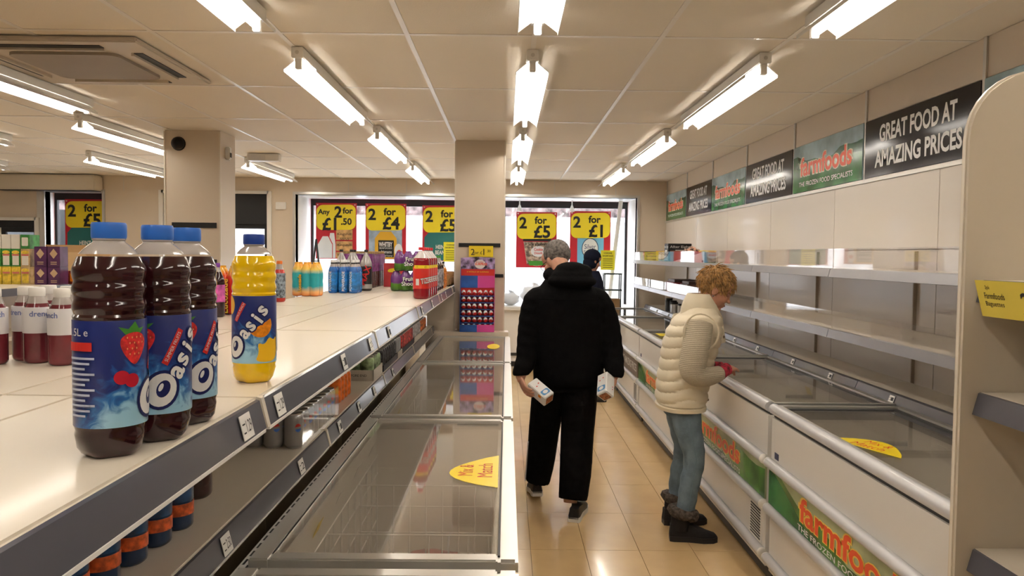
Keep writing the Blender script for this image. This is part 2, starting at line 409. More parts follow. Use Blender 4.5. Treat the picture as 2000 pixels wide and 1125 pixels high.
# air conditioner cassette
t = thing('air_conditioner', 'square beige ceiling air conditioning cassette with dark air slots', 'air conditioner', (-2.27, 4.3, ZC))
acm = mat('ac_plastic', (.62, .55, .46), .45)
MB().box(-.48, .48, -.48, .48, -.03, -.003, bev=.008).build('panel', acm, t)
MB().prism(rrect(0, 0, .56, .56, .06), lambda a, b, k: (a, b, -.045 + .02 * k)).build('intake_grille', mat('ac_grille', (.36, .31, .25), .6), t)
for a in range(4):
    s = MB().box(-.27, .27, -.415, -.365, -.034, -.029); s.xform(Matrix.Rotation(a * PI / 2, 4, 'Z')); s.build('air_slot', black, t)
    s = MB().box(-.27, .27, -.37, -.355, -.045, -.03); s.xform(Matrix.Rotation(a * PI / 2, 4, 'Z')); s.build('air_flap', acm, t)
t = thing('emergency_light', 'small white emergency light box on the ceiling', 'emergency light', (-2.56, 8.3, ZC - .003))
MB().box(-.165, .165, -.06, .06, -.075, 0, bev=.008).build('case', whitep, t); MB().box(-.15, .03, -.063, -.055, -.065, -.02).build('diffuser', acry, t)
t = thing('security_camera', 'round black dome camera at the top of the far left pillar', 'camera', (-2.81, 6.75, 2.515))
MB().ell((0, -.02, 0), (.055, .05, .055)).build('dome', black, t, True); MB().tube([(0, -.005, 0), (0, .002, 0)], .06, 20).build('mount_ring', dark, t)
t = thing('alarm_sensor', 'small beige sensor box on the side of the far left pillar', 'sensor', (-2.455, 6.9, 2.45))
MB().box(-.005, .035, -.03, .03, -.05, .06, bev=.008).build('case', whitep, t); MB().box(.03, .038, -.02, .02, -.03, .01).build('lens', dark, t)
t = thing('wall_air_heater', 'long beige air heater box under the ceiling by the left window', 'heater', (-6.2, YB, 2.52))
MB().box(-.75, .62, -.22, 0, -.11, .10, bev=.02).build('case', cream, t); MB().box(-.72, .6, -.2, -.03, -.118, -.108).build('outlet', dark, t)
t = thing('thermostat', 'small white thermostat on the panel beside the front door', 'thermostat', (-3.13, YB, 2.24))
MB().box(-.07, .07, -.03, 0, -.05, .05, bev=.006).build('case', whitep, t); MB().box(-.02, .05, -.033, -.028, -.02, .03).build('dial', paper, t)
# ================================================================== BANNERS on the right wall
greenb = mat('banner_green', (.03, .17, .04), .15, var=.35, scale=6, spec=.3)
skyb = mat('banner_sky', (.36, .50, .56), .15, var=.25, scale=5, spec=.3)
hillb = mat('banner_hill', (.02, .10, .04), .15, var=.3, scale=9, spec=.3)
blackb = mat('banner_black', (.010, .008, .013), .13, var=.1, spec=.3)
letw = mat('letter_white', (.78, .77, .75), .4)
letcream = mat('letter_cream', (.85, .78, .6), .4)
def hill_pts(w, z, n=14, amp=.03, ph=0.):
    return [(-w / 2 + w * i / n, z + amp * math.sin(i * .55 + ph) + .5 * amp * math.sin(i * 1.3 + ph)) for i in range(n + 1)]
def farm_face(sh, w, h, parent, backing=True, tg=True):
    ph = 1.0
    if backing:
        sh.poly('sky_print', skyb, parent, [(-w / 2, -h / 2), (w / 2, -h / 2), (w / 2, h / 2), (-w / 2, h / 2)])
    p = hill_pts(w, h * .16, amp=h * .09, ph=ph); sh.poly('hill_print', hillb, parent, [(-w / 2, -h / 2)] + [(w / 2, -h / 2)] + p[::-1])
    p = hill_pts(w, h * .04, amp=h * .05, ph=3); sh.poly('field_print', greenb, parent, [(-w / 2, -h / 2)] + [(w / 2, -h / 2)] + p[::-1])
    sh.text('lettering_outline', letcream, parent, ('farmfoods', 0, h * .03, h * .44, w * .78, {'bold': .06}))
    sh.text('lettering', orangei, parent, ('farmfoods', 0, h * .03, h * .40, w * .75, {'bold': .025}))
    if tg: sh.text('tagline', letw, parent, ('THE FROZEN FOOD SPECIALISTS', 0, -h * .34, h * .10, w * .78, {'bold': .01}))
for k in range(-1, 6):
    y0 = 3.65 + 1.2 * k; farm = k % 2 == 1 or k == -1
    nm = 'farm landscape' if farm else 'black slogan'
    order = ['', 'nearest the tall end panel', 'second', 'third', 'fourth', 'fifth', 'next to the shop front'][k + 1]
    lab = ('green landscape sign, red lettering, ' if farm else 'black sign, white slogan, ') + {-1: 'behind the tall shelf end panel', 0: 'biggest in view beside the tall shelf end panel', 1: 'second sign along from the tall end panel', 2: 'between the two larger landscape signs', 3: 'fourth sign along from the tall end panel', 4: 'fifth sign along from the tall end panel', 5: 'last one beside the shop front'}[k]
    t = thing('wall_sign', lab, 'sign', (XR - .012, y0 + .6, 2.26), 0, 'signs along the right wall')
    MB().box(-.012, .011, -.585, .585, -.172, .172, bev=.001).build('board', blackb if not farm else skyb, t)
    sh = Sheet((-.0125, 0, 0), (0, -1, 0), (0, 0, 1))
    if farm: farm_face(sh, 1.17, .344, t)
    else:
        sh.text('lettering', letw, t, ('GREAT FOOD AT', 0, .075, .104, .80, {'bold': .03}), ('AMAZING PRICES', 0, -.07, .104, .90, {'bold': .03}))
# ================================================================== RIGHT WALL SHELVES
SX = 1.75
def price_tag(parent, x, y, z, txt, w=.05, h=.035, nx=1, m=None, tilt=0.):
    """small card on a rail facing +X (nx=1) or -X (nx=-1)"""
    b = MB().box(0, .0015 * nx, -w / 2, w / 2, -h / 2, h / 2)
    R = Matrix.Translation((x, y, z)) @ Matrix.Rotation(tilt * nx, 4, 'Y')
    o = b.xform(R).build('price_tag', m or paper, parent)
    tb = MB(); text2d(tb, txt, w * .16, 0, h * .5, w * .5); poly2d(tb, [(-w * .42, h * .1), (-w * .16, h * .1), (-w * .16, h * .16), (-w * .42, h * .16)]); poly2d(tb, [(-w * .42, -h * .25), (-w * .2, -h * .25), (-w * .2, -h * .19), (-w * .42, -h * .19)])
    MB().add([R @ Vector((.0022 * nx, x_ * nx, y_)) for x_, y_, _ in tb.v], tb.f).build('print', ink, o)
bays = [1.54 + 1.33 * k for k in range(0, 7)]
for i in range(len(bays)):
    y0 = bays[i]; y1 = min(y0 + 1.33, 10.72)
    if i == 0: y0 = 2.12
    t = thing('wall_shelf', 'two-tier cream wall shelf bay with metal lips, ' + ['nearest the tall end panel', 'second bay from the tall end panel', 'third bay from the tall end panel', 'behind the woman in the quilted vest', 'fifth bay from the tall end panel', 'sixth bay, part stocked', 'last bay by the shop front'][i], 'shelf', (0, y0, 0), 0, 'wall shelf bays over the right freezers')
    L = y1 - y0
    for z, hgt in ((1.54, .11), (1.215, .10)):
        MB().box(SX, XR - .03, .002, L - .002, z - .025, z).build('shelf_board', cream, t)
        MB().prism([(SX, z + .004), (SX - .012, z + .002), (SX - .022, z - .042), (SX - .012, z - .044), (SX, z - .02)], lambda a, b, k: (a, .003 + k * (L - .006), b)).build('metal_lip', chrome, t)
        MB().box(SX + .004, SX + .007, .006, L - .006, z, z + hgt).build('riser', acry, t)
        MB().box(SX + .25, XR - .03, .007, .012, z - .05, z - .025).build('bracket', dark, t)
    MB().box(XR - .03, XR - .012, -.005, .005, .9, 1.64).build('upright', mat('upright_beige', (.46, .39, .31), .5), t)
    MB().box(1.92, XR - .03, .002, L - .002, .90, .93).build('shelf_board', cream, t)
    MB().prism([(1.92, .94), (1.905, .935), (1.885, .885), (1.92, .885)], lambda a, b, k: (a, .003 + k * (L - .006), b)).build('price_rail', rail, t)
    for q in (.25, .7): price_tag(t, 1.893, L * q, .912, '1', nx=-1, tilt=-.35)
# ================================================================== RIGHT FREEZERS
FZ = .90
stickm = mat('sticker_yellow', (.95, .72, .0), .35, coat=.3)
def mix_sticker(sh, cx, cy, s, parent, flip=1):
    pts = [(cx - .17 * s, cy - .055 * s)] + [(cx - .17 * s + .36 * s * i / 12, cy - .055 * s + .15 * s * math.sin(PI * (i / 12) ** .8 * .98)) for i in range(1, 12)] + [(cx + .19 * s, cy - .055 * s)]
    a = sh.poly('sticker', stickm, parent, pts)
    sh.text('sticker_lettering', redink, a, ('Mix &', cx + .01 * s, cy + .045 * s, .045 * s, .12 * s), ('Match', cx + .01 * s, cy - .015 * s, .045 * s, .15 * s))
intm = mat('freezer_liner', (.74, .70, .65), .5, var=.04)
wirem = mat('white_wire', (.72, .70, .68), .4)
bumper = mat('grey_bumper', (.58, .58, .60), .3, var=.03, coat=.3)
brownb = mat('banner_brown', (.16, .115, .085), .35)
lightgreen = mat('banner_bright_green', (.06, .20, .02), .3, var=.5, scale=7, coat=.4)
paleb = mat('banner_pale_green', (.38, .42, .24), .35, var=.2, scale=5)
def right_freezer(y0, y1, label, style):
    L = y1 - y0; x0, x1 = 1.25, 1.885
    t = thing('chest_freezer', label, 'freezer', (0, y0, 0), 0, 'glass-topped freezers under the wall shelves')
    a, b = .012, L - .012
    # body walls (hollow)
    body = MB().box(x0 + .02, x0 + .07, a, b, .10, FZ - .06).box(x1 - .05, x1, a, b, .10, FZ - .06).box(x0 + .07, x1 - .05, a, a + .05, .10, FZ - .06).box(x0 + .07, x1 - .05, b - .05, b, .10, FZ - .06).box(x0 + .07, x1 - .05, a + .05, b - .05, .10, .36)
    body.build('body', white, t)
    MB().box(x0 + .071, x1 - .051, a + .051, b - .051, .361, .365).build('liner_floor', intm, t)
    for q in ((x0 + .0705, x0 + .073), (x1 - .053, x1 - .0505)): MB().box(q[0], q[1], a + .051, b - .051, .365, FZ - .06).build('liner', intm, t)
    for q in ((a + .0505, a + .053), (b - .053, b - .0505)): MB().box(x0 + .073, x1 - .053, q[0], q[1], .365, FZ - .06).build('liner', intm, t)
    MB().box(x0 + .06, x1 - .02, a + .02, b - .02, .01, .10).build('plinth', dark, t)
    # rim
    MB().box(x0 + .03, x0 + .075, a, b, FZ - .06, FZ - .012).box(x1 - .06, x1, a, b, FZ - .06, FZ - .012).box(x0 + .075, x1 - .06, a, a + .05, FZ - .06, FZ - .012).box(x0 + .075, x1 - .06, b - .05, b, FZ - .06, FZ - .012).build('rim', dark, t)
    MB().tube([(x0 + .028, a, FZ - .02), (x0 + .028, b, FZ - .02)], .026, 12).build('top_bumper', bumper, t, True)
    MB().box(x0 + .03, x0 + .06, a, b, FZ - .014, FZ - .002).box(x1 - .03, x1, a, b, FZ - .014, FZ - .002).box(x0 + .06, x1 - .03, a, a + .025, FZ - .014, FZ - .002).box(x0 + .06, x1 - .03, b - .025, b, FZ - .014, FZ - .002).build('lid_frame', alu, t)
    m = L / 2
    for q0, q1, zz in ((a + .025, m + .03, FZ - .012), (m - .03, b - .025, FZ - .02)):
        g = MB().box(x0 + .06, x1 - .03, q0, q1, zz, zz + .005).build('glass_lid', fglass, t)
    # front rails, graphic, vent
    for z in (.625, .405, .165):
        MB().tube([(x0 + .005, a + .005, z), (x0 + .005, b - .005, z)], .024, 12).build('bumper_rail', bumper, t, True)
        for yy in (a + .004, b - .004): MB().ell((x0 + .005, yy, z), (.025, .012, .025), 12).build('rail_end_cap', whitep, t, True)
    MB().box(x0 + .012, x0 + .0205, a, b, .43, .60).build('graphic_panel', {'farm': paleb, 'brown': brownb}[style], t)
    sh = Sheet((x0 + .0115, L / 2, .515), (0, -1, 0), (0, 0, 1))
    if style == 'farm':
        w, h = L - .03, .17
        sh.poly('field_print', lightgreen, t, [(-w / 2, -h / 2), (w / 2, -h / 2)] + hill_pts(w, h * .1, amp=h * .3, ph=1)[::-1])
        sh.poly('hill_print', greenb, t, [(-w / 2, -h / 2), (-w / 2 + .55, -h / 2), (-w / 2 + .35, -h * .1), (-w / 2 + .2, h * .2), (-w / 2 + .08, h * .42), (-w / 2, h * .45)])
        sh.text('lettering_outline', mat('letter_yellow', (.9, .6, .1), .4), t, ('farmfoods', .0, h * .1, h * .68, w * .56, {'bold': .06}))
        sh.text('lettering', orangei, t, ('farmfoods', .0, h * .1, h * .62, w * .54, {'bold': .025}))
        sh.text('tagline', letw, t, ('THE FROZEN FOOD SPECIALISTS', 0, -h * .38, h * .15, w * .56, {'bold': .01}))
    else:
        sh.text('lettering', letw, t, ('GREAT FOOD AT AMAZING PRICES', 0, 0, .075, L * .9, {'bold': .012}))
    MB().box(x0 + .014, x0 + .0205, a + .05, a + .23, .19, .37).build('vent_plate', whitep, t)
    for i in range(11): MB().box(x0 + .0125, x0 + .015, a + .065, a + .215, .202 + .0145 * i, .209 + .0145 * i).build('vent_slot', black, t)
    MB().box(x0 + .018, x0 + .0205, b - .10, b - .05, .655, .685).build('badge', mat('badge_navy', (.03, .03, .09), .4), t)
    # wire divider inside
    d = MB()
    for z in (.42, .5, .58, .66, .74): d.tube([(x0 + .08, m, z), (x1 - .06, m, z)], .003, 6)
    for i in range(9): d.tube([(x0 + .09 + .06 * i, m, .37), (x0 + .09 + .06 * i, m, .76)], .003, 6)
    d.build('wire_divider', wirem, t)
    # price tickets along the back inside edge
    n = 4
    for i in range(n):
        tk = MB().box(0, .0015, -.035, .035, -.025, .025).xform(Matrix.Translation((x1 - .062, L * (.12 + .2 * i), FZ - .10)) @ Matrix.Rotation(-.35, 4, 'Y')).build('price_tag', paper if i != 2 else yellowc, t)
    return t
rf = [(1.95, 3.70, 'white chest freezer beside the tall shelf end panel', 'farm'), (3.73, 5.55, 'white chest freezer the woman is looking into', 'farm'), (5.58, 7.40, 'white chest freezer behind the woman in the quilted vest', 'farm'), (7.43, 9.10, 'chest freezer with brown slogan strip along its front', 'brown'), (9.13, 10.6, 'last chest freezer by the front window', 'brown')]
RF = [right_freezer(*r) for r in rf]
q_ = at(1672, 868, Z=FZ); sh = Sheet((q_.x + .05, q_.y - 1.95, FZ - .004), (.45, -1, 0), (1, .45, 0)); mix_sticker(sh, 0, 0, .95, RF[0])
sh = Sheet((1.40, 1.4, FZ - .004), (0, -1, 0), (1, 0, 0)); sh.poly('sticker', stickm, RF[2], rrect(0, 0, .25, .09, .02))
# ================================================================== LEFT FREEZERS
LZ = .87
def bag(name, label, m, loc, rz, sx=.1, sy=.14, sz=.03, group=None, cat='food packet'):
    b = MB(); n = 10; rings = []
    for i in range(n + 1):
        v = -1 + 2 * i / n; th = sz * (1 - v ** 4) ** .6 + .002
        ring = []
        for j in range(16):
            a = 2 * PI * j / 16; ring.append((sx * math.cos(a) * (1 + .06 * math.sin(7 * v + 3 * a)), sy * v + .004 * math.sin(5 * a), sz + th * math.sin(a) * (1 + .2 * math.sin(6 * v + a))))
        rings.append(ring)
    zmin = min(p[2] for r in rings for p in r)
    b.loft([[(p[0], p[1], p[2] - zmin) for p in r] for r in rings])
    t = thing(name, label, cat, loc, rz, group); b.build('packet', m, t, True)
    MB().box(-sx * .95, sx * .95, sy * .98, sy * 1.12, sz * .8, sz * .8 + .003).build('crimped_seal', m, t)
    MB().box(-sx * .95, sx * .95, -sy * 1.12, -sy * .98, sz * .8, sz * .8 + .003).build('crimped_seal', m, t)
    return t
def left_freezer(y0, y1, x0, label):
    L = y1 - y0; x1 = .035
    t = thing('chest_freezer', label, 'freezer', (0, y0, 0), 0, 'glass-topped freezers beside the long shelf')
    a, b = .01, L - .01
    MB().box(x0 + .05, x0 + .09, a, b, .08, LZ - .04).box(x1 - .06, x1 - .02, a, b, .08, LZ - .04).box(x0 + .09, x1 - .06, a, a + .04, .08, LZ - .04).box(x0 + .09, x1 - .06, b - .04, b, .08, LZ - .04).box(x0 + .09, x1 - .06, a + .04, b - .04, .08, .28).build('body', white, t)
    MB().box(x0 + .08, x1 - .05, a + .02, b - .02, .0, .08).build('plinth', dark, t)
    MB().box(x0 + .091, x1 - .061, a + .041, b - .041, .281, .285).build('liner_floor', intm, t)
    for q in ((x0 + .0905, x0 + .094), (x1 - .064, x1 - .0605)): MB().box(q[0], q[1], a + .041, b - .041, .285, LZ - .04).build('liner', intm, t)
    for q in ((a + .0405, a + .044), (b - .044, b - .0405)): MB().box(x0 + .094, x1 - .064, q[0], q[1], .285, LZ - .04).build('liner', intm, t)
    fr = MB().box(x0 + .045, x0 + .095, a, b, LZ - .04, LZ, bev=.004).box(x1 - .05, x1, a, b, LZ - .04, LZ, bev=.008).box(x0 + .095, x1 - .05, a, a + .045, LZ - .04, LZ, bev=.004).box(x0 + .095, x1 - .05, b - .045, b, LZ - .04, LZ, bev=.004)
    fr.build('frame', alu, t)
    MB().box(x0 + .09, x1 - .045, a + .04, b - .04, LZ - .012, LZ - .007).build('glass_lid', fglass, t)
    MB().box(x0 + .088, x0 + .094, a + .04, b - .04, LZ - .02, LZ - .004).box(x1 - .05, x1 - .044, a + .04, b - .04, LZ - .02, LZ - .004).build('gasket', dark, t)
    MB().box(x0, x0 + .048, a, b, LZ - .06, LZ - .045).build('vent_strip', white, t)
    s = MB(); n = int(L / .055)
    for i in range(n):
        for k in range(3): s.box(x0 + .006 + .014 * k, x0 + .012 + .014 * k, a + .02 + .055 * i + .018 * (k % 2), a + .055 + .055 * i + .018 * (k % 2), LZ - .0455, LZ - .0445)
    stuff(s.build('vent_slots', black, t))
    # wire baskets
    for q in (.36, .68):
        d = MB(); yy = L * q
        for z in (.34, .44, .54, .64, .72): d.tube([(x0 + .1, yy, z), (x1 - .07, yy, z)], .0028, 6)
        for i in range(9): d.tube([(x0 + .11 + .062 * i, yy, .29), (x0 + .11 + .062 * i, yy, .72)], .0028, 6)
        d.build('wire_divider', wirem, t)
    for s_ in (x0 + .1, x1 - .07):
        d = MB()
        for z in (.34, .44, .54, .64, .72): d.tube([(s_, a + .06, z), (s_, b - .06, z)], .0028, 6)
        for i in range(int(L / .12)): d.tube([(s_, a + .08 + .12 * i, .29), (s_, a + .08 + .12 * i, .72)], .0028, 6)
        d.build('wire_side', wirem, t)
    for i in range(5): MB().box(0, .0015, -.035, .035, -.025, .025).xform(Matrix.Translation((x0 + .10, L * (.1 + .19 * i), LZ - .09)) @ Matrix.Rotation(.4, 4, 'Y')).build('price_tag', paper if i not in (1,) else yellowc, t)
    return t
LF = [left_freezer(.05, 1.80, -.66, 'glass-topped chest freezer, front one of the row'), left_freezer(1.83, 3.46, -.655, 'glass-topped chest freezer with wire baskets and a yellow sticker'), left_freezer(3.49, 5.26, -.65, 'glass-topped chest freezer in the middle of the left row'), left_freezer(5.29, 6.98, -.65, 'glass-topped chest freezer below the chocolate egg display')]
sh = Sheet((-.082, .80, LZ - .006), (0, 1, 0), (-1, 0, 0)); mix_sticker(sh, 0, -.0, 1.1, LF[1])
sh = Sheet((-.07, .95, LZ - .006), (0, 1, 0), (-1, 0, 0)); sh.poly('sticker', stickm, LF[3], oval(0, .03, .17, .05))
pk = [mat('packet_red', (.45, .05, .06), .35, var=.4, scale=25), mat('packet_pink', (.62, .42, .40), .35, var=.3, scale=20), mat('packet_cream', (.62, .55, .45), .35, var=.3, scale=18)]
for i, (x, y, m) in enumerate(((-.40, 2.10, 1), (-.17, 2.11, 2), (-.41, 2.68, 1), (-.17, 2.67, 0), (-.3, 3.17, 0))):
    bag('frozen_food_bag', 'frozen food bag lying on the floor of the stickered freezer', pk[m], (x, y, .286), random.uniform(-.05, .05), group='bags in the stickered freezer')
# ================================================================== LONG GONDOLA
TZ, BZ = 1.315, .95
def gondola(y0, y1, label, tags):
    L = y1 - y0
    t = thing('gondola_shelving', label, 'shelving', (0, y0, 0), 0, 'bays of the long double-sided shelf')
    MB().box(-.84, -.488, .002, L - .002, TZ - .03, TZ, bev=.004).build('shelf_board', cream, t)
    MB().box(-1.34, -.985, .002, L - .002, TZ - .03, TZ, bev=.004).build('shelf_board', cream, t)
    MB().box(-.983, -.842, .002, L - .002, TZ - .03, TZ, bev=.003).build('top_cap', cream, t)
    MB().box(-.95, -.88, 0, .05, .0, TZ - .03).build('upright', beige, t)
    MB().box(-.925, -.905, .05, L - .001, .1, TZ - .03).build('back_panel', beige, t)
    MB().box(-.904, -.665, .002, L - .002, BZ - .03, BZ, bev=.003).build('shelf_board', cream, t)
    MB().box(-1.25, -.926, .002, L - .002, BZ - .03, BZ, bev=.003).build('shelf_board', cream, t)
    MB().box(-1.25, -.68, .002, L - .002, .0, .15).build('base_plinth', dark, t)
    for xs, z, k in ((-.488, TZ, 1), (-.665, BZ, 1), (-1.34, TZ, -1)):
        MB().prism([(xs, z - .004), (xs + .006 * k, z - .006), (xs + .020 * k, z - .060), (xs + .012 * k, z - .062), (xs, z - .03)], lambda a, b, q: (a, .019 + q * (L - .021), b)).build('price_rail', rail, t)
        MB().prism([(xs - .002 * k, z + .001), (xs + .008 * k, z - .002), (xs + .022 * k, z - .060), (xs, z - .062)], lambda a, b, q: (a, .001 + q * .018, b)).build('rail_end_cap', cream, t)
        MB().box(min(xs + .011 * k, xs + .022 * k), max(xs + .011 * k, xs + .022 * k), .012, L - .012, z - .066, z - .060).build('rail_edge', whitep, t)
    for k, q, txt in tags: price_tag(t, (-.472 if k else -.649), q, (TZ if k else BZ) - .033, txt, .055, .045, 1, tilt=-.25)
    return t
for i in range(7):
    y0 = -1.13 + 1.33 * i
    tg = {0: [], 1: [(1, 1.22, '1.29'), (0, 1.25, '2.50')], 2: [(1, .1, '1.29'), (1, .75, '1'), (1, 1.2, '1.29'), (0, .28, '2.50'), (0, .95, '2')], 3: [(1, .3, '1'), (0, .2, '1'), (0, .6, '1'), (0, 1.0, '2')], 4: [(1, .2, '1'), (1, .8, '1'), (0, .3, '1')], 5: [(1, .2, '1'), (1, .6, '1')], 6: [(1, .3, '1')]}[i]
    gondola(y0, y0 + 1.33, 'long cream shelf bay, ' + ['behind the row of big juice bottles', 'carrying the three big red juice bottles', 'carrying the yellow juice bottle', 'with bare top, over trays of cans', 'carrying blue and red bottles', 'ending at the centre pillar', 'beyond the centre pillar'][i], tg)
def fuse(mb, name, m, parent, voxel=.008, smooth=6, sub=False):
    """overlapping lofts melted into one continuous surface"""
    me = mb.me(name, m); o = bpy.data.objects.new(name, me); C.objects.link(o)
    r = o.modifiers.new('r', 'REMESH'); r.mode = 'VOXEL'; r.voxel_size = voxel
    s = o.modifiers.new('s', 'SMOOTH'); s.iterations = smooth; s.factor = .5
    bpy.context.view_layer.update()
    me2 = bpy.data.meshes.new_from_object(o.evaluated_get(bpy.context.evaluated_depsgraph_get())); bpy.data.objects.remove(o)
    me2.materials.clear(); me2.materials.append(m); me2.shade_smooth(); me2.name = name
    return link(name, me2, parent)
# ================================================================== BOTTLES
capb = mat('blue_cap', (.03, .16, .62), .35)
def tz(px, py, dz=TZ, r=0.):
    p = at(px, py, Z=dz); d = Vector((p.x, p.y, 0)).normalized(); return p + d * r
def prof_oasis(H=.315, R=.0445):
    p = []
    for z, r in ((0, .030), (.004, .036), (.012, .041), (.03, .0435), (.042, .0425), (.05, .0445), (.058, .0445)): p.append((r, z))
    p = p[:4] + [(.0425, .036), (.0440, .041), (.0440, .182), (.0447, .185)]
    for i in range(1, 21):
        zz = .186 + .046 * i / 20; p.append((.0450 - .0024 * (.5 + .5 * math.cos(i * PI / 5)), zz))
    for i in range(1, 17):
        u = i / 16; zz = .232 + .050 * u; p.append((.0445 - .0245 * u ** 2.9 - .001 * math.cos(u * 12) * (1 - u), zz))
    return p
def petal(a, z): return -.005 * max(0, 1 - z / .03) * (.5 + .5 * math.cos(5 * a)) if z < .03 else 0
def clip_prof(p, z0, z1):
    return [q for q in p if z0 <= q[1] <= z1]
def juice(name, label, drink, capm, label_mat, art, loc, rz, fill=.266, group=None):
    t = thing(name, label, 'bottle', loc, rz, group)
    P = prof_oasis()
    MB().lathe(clip_prof(P, 0, fill), 40, fn=petal).build('drink', drink, t, True)
    top = [q for q in P if q[1] >= fill - .001] + [(.0192, .284), (.0205, .285), (.0205, .287), (.0185, .288)]
    MB().lathe(top, 32).build('bottle_neck', mat('cloudy_clear_plastic', (.6, .55, .52), .15, coat=.5, trans=.35), t, True)
    c = MB(); c.lathe([(.0205, .287), (.0212, .289), (.0212, .305), (.0200, .308), (.004, .3085)], 36, fn=lambda a, z: .0004 * math.cos(36 * a)); c.build('cap', capm, t, True)
    lb = MB().lathe([(.0447, .0425), (.0449, .043), (.0449, .1805), (.0447, .181)], 48).build('label', label_mat, t, True)
    art(lb)
    t.scale = (1.05, 1.05, 1.05)
    return t
def label_mat(name, c1, c2, c3):
    m = bpy.data.materials.new(name); m.use_nodes = True; nt = m.node_tree; p = nt.nodes['Principled BSDF']; p.inputs['Roughness'].default_value = .3; p.inputs['Coat Weight'].default_value = .3
    tc = nt.nodes.new('ShaderNodeTexCoord'); sx = nt.nodes.new('ShaderNodeSeparateXYZ'); nt.links.new(tc.outputs['Object'], sx.inputs[0])
    nz = nt.nodes.new('ShaderNodeTexNoise'); nz.inputs['Scale'].default_value = 45; nz.inputs['Detail'].default_value = 6; nz.inputs['Distortion'].default_value = 1.2; nt.links.new(tc.outputs['Object'], nz.inputs[0])
    ad = nt.nodes.new('ShaderNodeMath'); ad.operation = 'MULTIPLY_ADD'; ad.inputs[1].default_value = -9; ad.inputs[2].default_value = 1.05; nt.links.new(sx.outputs[2], ad.inputs[0])
    a2 = nt.nodes.new('ShaderNodeMath'); a2.operation = 'MULTIPLY_ADD'; a2.inputs[1].default_value = 1.1; nt.links.new(nz.outputs['Fac'], a2.inputs[0]); nt.links.new(ad.outputs[0], a2.inputs[2])
    fr = nt.nodes.new('ShaderNodeMath'); fr.operation = 'MULTIPLY_ADD'; fr.inputs[1].default_value = -9; fr.inputs[2].default_value = -.35; nt.links.new(sx.outputs[1], fr.inputs[0])
    f2 = nt.nodes.new('ShaderNodeMath'); f2.operation = 'ADD'; nt.links.new(a2.outputs[0], f2.inputs[0]); nt.links.new(fr.outputs[0], f2.inputs[1])
    cr = nt.nodes.new('ShaderNodeValToRGB'); e = cr.color_ramp.elements; e[0].position = .45; e[0].color = (*c1, 1); e[1].position = 1.0; e[1].color = (*c3, 1)
    x = cr.color_ramp.elements.new(.75); x.color = (*c2, 1)
    nt.links.new(f2.outputs[0], cr.inputs[0]); nt.links.new(cr.outputs[0], p.inputs['Base Color']); MATS[name] = m
    return m
lblue = label_mat('blue_splash_label', (.008, .022, .17), (.02, .16, .48), (.35, .65, .85))
navy = mat('navy_outline', (.006, .012, .10), .35)
def lab_layers(lb, layers, R=.0449, z0=.112, S=1.6):
    k = 0
    for name, m, fn in layers:
        b = MB(); fn(b); k += 1; b.v = [(x * S, y * S, 0) for x, y, _ in b.v]
        wrap(b, R + .00018 * k, z0).build(name, m, lb)
berry = mat('strawberry_red', (.65, .03, .03), .4, var=.3, scale=150); leaf = mat('leaf_green', (.06, .28, .03), .4)
def berryshape(cx, cy, s): return [(cx + s * x, cy + s * y) for x, y in ((-.9, .7), (-.3, 1), (.4, 1), (.95, .65), (1, .1), (.6, -.6), (.15, -1.15), (-.15, -1.15), (-.7, -.5), (-1, .2))]
def oasis_word(b, bold, g=0):
    r = math.radians(58)
    poly = oval(.004, -.022, .0125 + g, .0150 + g, 24, rot=-.4); poly2d(b, poly)
    x, y = .0185, -.007
    for ch, h in (('a', .013), ('s', .0135), ('i', .018), ('s', .014)):
        text2d(b, ch, x, y, h + g * 1.2, None, rot=r, bold=bold); x += .0062; y += .0105
def art_fruit(lb):
    lab_layers(lb, [
        ('leaf_print', leaf, lambda b: poly2d(b, [(-.026, .038), (-.018, .036), (-.012, .042), (-.008, .036), (-.002, .037), (-.008, .031), (-.020, .031)])),
        ('strawberry_print', berry, lambda b: poly2d(b, soft(berryshape(-.013, .021, .0122)))),
        ('seed_print', mat('seed_gold', (.85, .45, .15), .4), lambda b: [poly2d(b, oval(-.013 + .0042 * (i - 1.5 + .5 * (j % 2)), .029 - .0045 * j, .0006, .0009, 6)) for j in range(4) for i in range(4 - j // 2)]),
        ('cherry_print', mat('cherry_red', (.5, .01, .03), .3), lambda b: (poly2d(b, oval(-.024, -.003, .0062, .0057)), poly2d(b, oval(-.0155, -.006, .0062, .0057)))),
        ('ribbon_print', redink, lambda b: poly2d(b, [(.004, .002), (.009, -.001), (.024, .029), (.019, .032)])),
        ('ribbon_lettering', letw, lambda b: text2d(b, 'SUMMER FRUITS', .014, .0155, .003, .028, rot=math.radians(63))),
        ('lettering_outline', navy, lambda b: oasis_word(b, .09, .0028)),
        ('lettering', letw, lambda b: oasis_word(b, .03, 0)),
        ('letter_centre', navy, lambda b: poly2d(b, oval(.0055, -.021, .0055, .0078, 18, rot=-.4))),
        ('letter_glint', letw, lambda b: poly2d(b, oval(.0035, -.0195, .0018, .0038, 12, rot=-.4))),
        ('text_block', mat('small_print', (.45, .5, .65), .5), lambda b: [poly2d(b, [(-.070, .014 - .0042 * i), (-.045 - .004 * (i % 3), .014 - .0042 * i), (-.045 - .004 * (i % 3), .0122 - .0042 * i), (-.070, .0122 - .0042 * i)]) for i in range(12)]),
        ('red_bar', redink, lambda b: poly2d(b, [(-.071, .019), (-.047, .019), (-.047, .026), (-.071, .026)])),
        ('volume_lettering', letw, lambda b: text2d(b, '1.5L e', -.060, .034, .006)),
    ])
orangem = mat('orange_fruit', (.9, .28, .01), .4, var=.2, scale=120)
